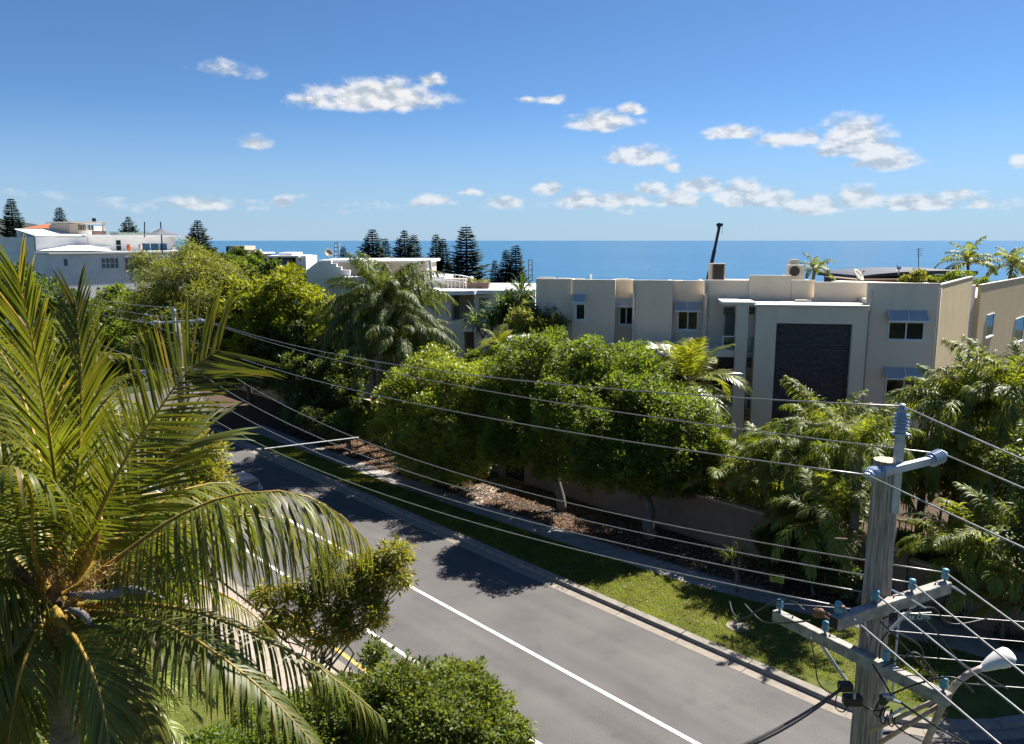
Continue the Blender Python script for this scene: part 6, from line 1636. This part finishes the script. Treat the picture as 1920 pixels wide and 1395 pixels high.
# wires from the far pole on up the street
for i, (p, lb) in enumerate(((HVtf, 'top wire leaving the far pole to the left'), (HVrf, 'right wire leaving the far pole to the left'), (HVlf, 'left wire leaving the far pole to the left'), (LF[1], 'low wire leaving the far pole to the left'))):
    q = at(60, 590 + 5 * i, 62); q[2] = p[2] - .3; wire(lb, p, q, .5, .014)

# ------------------------------------------------------------------ street lamp bracket
sl = thing('street_lamp', (Pn[0] + .2, Pn[1] - .1, 0), 'white street lamp on a curved bracket arm fixed to the near power pole', 'street lamp')
pth = [(1640, 1560, 8.7), (1690, 1500, 8.45), (1728, 1415, 8.25), (1757, 1345, 8.15), (1785, 1292, 8.1), (1812, 1266, 8.1), (1848, 1250, 8.1)]
P, _ = spline([at(*p) for p in pth], 30); mb = MB(); mb.tube(P, np.linspace(.045, .034, 30), 10); mb.build('arm', M['pink_pipe'], sl, smooth=True)
for (a, b) in (((1628, 1373, 8.75), (1764, 1308, 8.15)), ((1636, 1402, 8.75), (1768, 1318, 8.15))):
    mb = MB(); mb.tube([at(*a), at(*b)], .027, 8); mb.build('brace', M['pink_pipe'], sl, smooth=True)
p0, p1 = at(1838, 1256, 8.1), at(1900, 1226, 8.05)
axx = norm(p1 - p0); Lh = np.linalg.norm(p1 - p0); sd = norm(np.cross(axx, (0, 0, 1))); u_ = np.cross(sd, axx)
def shell(prof, squash_up, squash_dn, n=16):
    mb = MB(); k = len(prof)
    for (h, r) in prof:
        for j in range(n):
            a = j * 2 * math.pi / n; y = math.sin(a); mb.v.append(tuple(p0 + axx * h * Lh + sd * math.cos(a) * r + u_ * y * r * (squash_up if y > 0 else squash_dn)))
    for i in range(k - 1):
        for j in range(n):
            j2 = (j + 1) % n; mb.f.append((i*n+j, i*n+j2, (i+1)*n+j2, (i+1)*n+j)); mb.mi.append(0)
    mb.f.append(tuple(range(n))[::-1]); mb.f.append(tuple((k-1)*n + j for j in range(n))); mb.mi += [0, 0]
    return mb
hd = shell([(0, .04), (.08, .06), (.35, .11), (.65, .145), (.88, .14), (.97, .10), (1, .05)], .62, .22).build('lamp_head', M['lamp_white'], sl, smooth=True); OFF[hd.name] = OFF[sl.name]
shell([(.42, .06), (.5, .10), (.7, .125), (.88, .115), (.95, .06)], .1, .72).build('lens', M['lens'], hd, smooth=True)

# ------------------------------------------------------------------ signs
base = atz(1686, 1152, 2.55)
sg = thing('street_sign', (base[0], base[1], .1), 'green street name sign on a grey post beside the driveway', 'sign')
mb = MB(); mb.tube([(base[0], base[1], .1), (base[0], base[1], 2.6)], .03, 8); mb.build('post', M['galv'], sg)
e1 = atz(1722, 1150.5, 2.55); dx = norm((e1 - base) * [1, 1, 0]); nrm = np.array([dx[1], -dx[0], 0])
if nrm @ (-base) < 0: nrm = -nrm
Lb = .92; bz0, bz1 = 2.34, 2.56
mb = MB(); f = lambda a, d, z: base * [1, 1, 0] + dx * a + nrm * d + np.array([0, 0, z])
mb.hexa([f(.03, -.01, bz0), f(Lb, -.01, bz0), f(Lb, .01, bz0), f(.03, .01, bz0), f(.03, -.01, bz1), f(Lb, -.01, bz1), f(Lb, .01, bz1), f(.03, .01, bz1)]); bl = mb.build('blade', M['sign_green'], sg); OFF[bl.name] = OFF[sg.name]
mb = MB(); mb.hexa([f(.03, -.012, bz1 + .001), f(Lb, -.012, bz1 + .001), f(Lb, .012, bz1 + .001), f(.03, .012, bz1 + .001), f(.03, -.012, bz1 + .016), f(Lb, -.012, bz1 + .016), f(Lb, .012, bz1 + .016), f(.03, .012, bz1 + .016)]); mb.build('edge', M['sign_white'], bl)
def lettering(text, origin, xd, yd, size, mat, parent, width=None):
    cu = bpy.data.curves.new('lettering', 'FONT'); cu.body = text; cu.size = 1.0; cu.extrude = 0.004
    tmp = bpy.data.objects.new('lettering_tmp', cu); COL.objects.link(tmp)
    dg = bpy.context.evaluated_depsgraph_get(); me = bpy.data.meshes.new_from_object(tmp.evaluated_get(dg))
    bpy.data.objects.remove(tmp); bpy.data.curves.remove(cu)
    n = len(me.vertices); co = np.zeros(n * 3, np.float32); me.vertices.foreach_get('co', co); co = co.reshape(-1, 3)
    w = co[:, 0].max() - co[:, 0].min(); sx = (width / w) if width else size; co[:, 0] -= co[:, 0].min()
    zd = np.cross(xd, yd)
    W = origin + np.outer(co[:, 0] * sx, xd) + np.outer(co[:, 1] * size, yd) + np.outer(co[:, 2], zd) - np.array(OFF[parent.name])
    me.vertices.foreach_set('co', W.astype(np.float32).ravel()); me.materials.clear(); me.materials.append(M[mat]); me.update()
    return put('lettering', me, parent)
xd = dx if np.cross(dx, (0, 0, 1)) @ nrm > 0 else -dx
org = f(.09 if xd @ dx > 0 else Lb - .07, .013, bz0 + .05)
lettering('PARK CRES', org, xd, np.array([0, 0, 1.]), .17, 'sign_white', bl, .76)
yc = atz(1457, 1084, .55)
ys = thing('notice_board', (yc[0], yc[1], .1), 'small yellow notice on two stakes in front of the palms', 'sign')
dxx = norm((atz(1471, 1077, .72) - atz(1444, 1072, .72)) * [1, 1, 0]); nn = np.array([dxx[1], -dxx[0], 0])
if nn @ (-yc) < 0: nn = -nn
g = lambda a, d, z: yc * [1, 1, 0] + dxx * a + nn * d + np.array([0, 0, z])
mb = MB(); mb.hexa([g(-.25, -.01, .38), g(.25, -.01, .38), g(.25, .01, .38), g(-.25, .01, .38), g(-.25, -.01, .74), g(.25, -.01, .74), g(.25, .01, .74), g(-.25, .01, .74)]); bo = mb.build('board', M['sign_yellow'], ys); OFF[bo.name] = OFF[ys.name]
for a in (-.14, .14):
    mb = MB(); mb.bar(g(a, -.025, .1), g(a, -.025, .7), .03); mb.build('stake', M['timber'], ys)
for (a0, a1, z, h) in ((-.17, -.12, .60, .11), (-.08, -.03, .60, .11), (.0, .05, .61, .1), (.08, .16, .62, .08), (-.16, .12, .53, .016), (-.13, .17, .48, .014), (-.12, .14, .43, .014)):
    mb = MB(); mb.hexa([g(a0, .0115, z), g(a1, .0115, z), g(a1, .014, z), g(a0, .014, z), g(a0, .0115, z + h), g(a1, .0115, z + h), g(a1, .014, z + h), g(a0, .014, z + h)]); mb.build('print_mark', M['sign_ink'], bo)
mb = MB(); c = atz(652, 815, .1); mb.tube([c, c + [0, 0, 1.3]], .05, 8); mb.tube([c + [0, 0, 1.3], c + [0, 0, 1.36]], [.05, .02], 8)
o = mb.build('bollard', surf('green_bollard', (.03,.08,.06), None, 3, .6), smooth=True); tag(o, 'green service bollard beside the cordyline', 'bollard')
# brown stump stones in the grass
for (px, py, lb, sd) in ((1383, 1175, 'flat round pit lid in the sunny grass by the kerb', 3),):
    c = atz(px, py, .11); mb = MB(); mb.lathe(c, (0, 0, 1), [(0, .38), (.03, .37), (.035, .33), (.028, .32), (.028, .02)], 20); o = mb.build('pit_lid', M['kerb']); tag(o, lb, 'pit lid')

# ------------------------------------------------------------------ parked car, mostly behind the fronds
cc_ = atz(440, 912, .9) * np.array([1, 1, 0]); car = thing('parked_car', cc_, 'dark blue parked hatchback behind the palm fronds on the left', 'car', rotz=math.atan2(RD[1], RD[0]))
OFF[car.name] = (0, 0, 0)
def loft(st, n=14, close=True):
    """stations (x, half width, z low, z high, roundness)"""
    mb = MB(); rows = []
    for (x, w, z0, z1, ex) in st:
        row = []
        for j in range(n):
            a = -math.pi/2 + 2*math.pi*j/n; cx, sy = math.cos(a), math.sin(a)
            row.append((x, w * math.copysign(abs(cx) ** ex, cx), (z0+z1)/2 + (z1-z0)/2 * math.copysign(abs(sy) ** ex, sy)))
        rows.append(row)
    for r in rows: mb.v.extend(r)
    for i in range(len(st) - 1):
        for j in range(n):
            j2 = (j+1) % n; mb.f.append((i*n+j, i*n+j2, (i+1)*n+j2, (i+1)*n+j)); mb.mi.append(0)
    mb.f.append(tuple(range(n))); mb.f.append(tuple((len(st)-1)*n + j for j in range(n))[::-1]); mb.mi += [0, 0]
    return mb
loft([(-2.05,.62,.42,.80,.5),(-1.95,.8,.32,.95,.4),(-1.3,.87,.25,.98,.35),(0,.88,.24,.97,.35),(1.1,.87,.25,.92,.35),(1.75,.82,.3,.82,.4),(2.05,.66,.38,.68,.5)], 20).build('body', M['car'], car, smooth=True)
loft([(-1.75,.68,.90,1.05,.5),(-1.35,.70,.9,1.36,.4),(-.4,.72,.9,1.46,.38),(.3,.70,.9,1.42,.4),(1.05,.66,.88,.98,.5)], 18).build('cabin_glass', M['pane'], car, smooth=True)
loft([(-1.45,.60,1.33,1.40,.5),(-1.0,.64,1.40,1.47,.4),(-.3,.65,1.43,1.50,.4),(.3,.62,1.38,1.455,.5)], 14).build('roof', M['car'], car, smooth=True)
for (x, y) in ((-1.3, .8), (-1.3, -.8), (1.3, .8), (1.3, -.8)):
    mb = MB(); s = 1 if y > 0 else -1; mb.lathe((x, y - s*.1, .32), (0, s, 0), [(0,.30),(.02,.32),(.18,.32),(.2,.3),(.2,.2),(.17,.19)], 20); w = mb.build('wheel', M['tyre'], car, smooth=True, local=True); OFF[w.name] = (0,0,0)
    mb = MB(); mb.lathe((x, y + s*.072, .32), (0, s, 0), [(0,.19),(.02,.18),(.03,.05),(.04,.04)], 16); mb.build('rim', M['rim'], w, local=True)
for y in (-.6, .6):
    mb = MB(); mb.box(1.86, 1.98, y - .14, y + .14, .58, .7); mb.build('headlight', M['lens'], car)
    mb = MB(); mb.box(-2.0, -1.88, y - .13, y + .13, .72, .88); mb.build('tail_light', M['red_lens'], car)
for y in (-.95, .95):
    mb = MB(); mb.box(.62, .74, y - .1, y + .1, .93, 1.06); mb.build('mirror', M['car'], car)
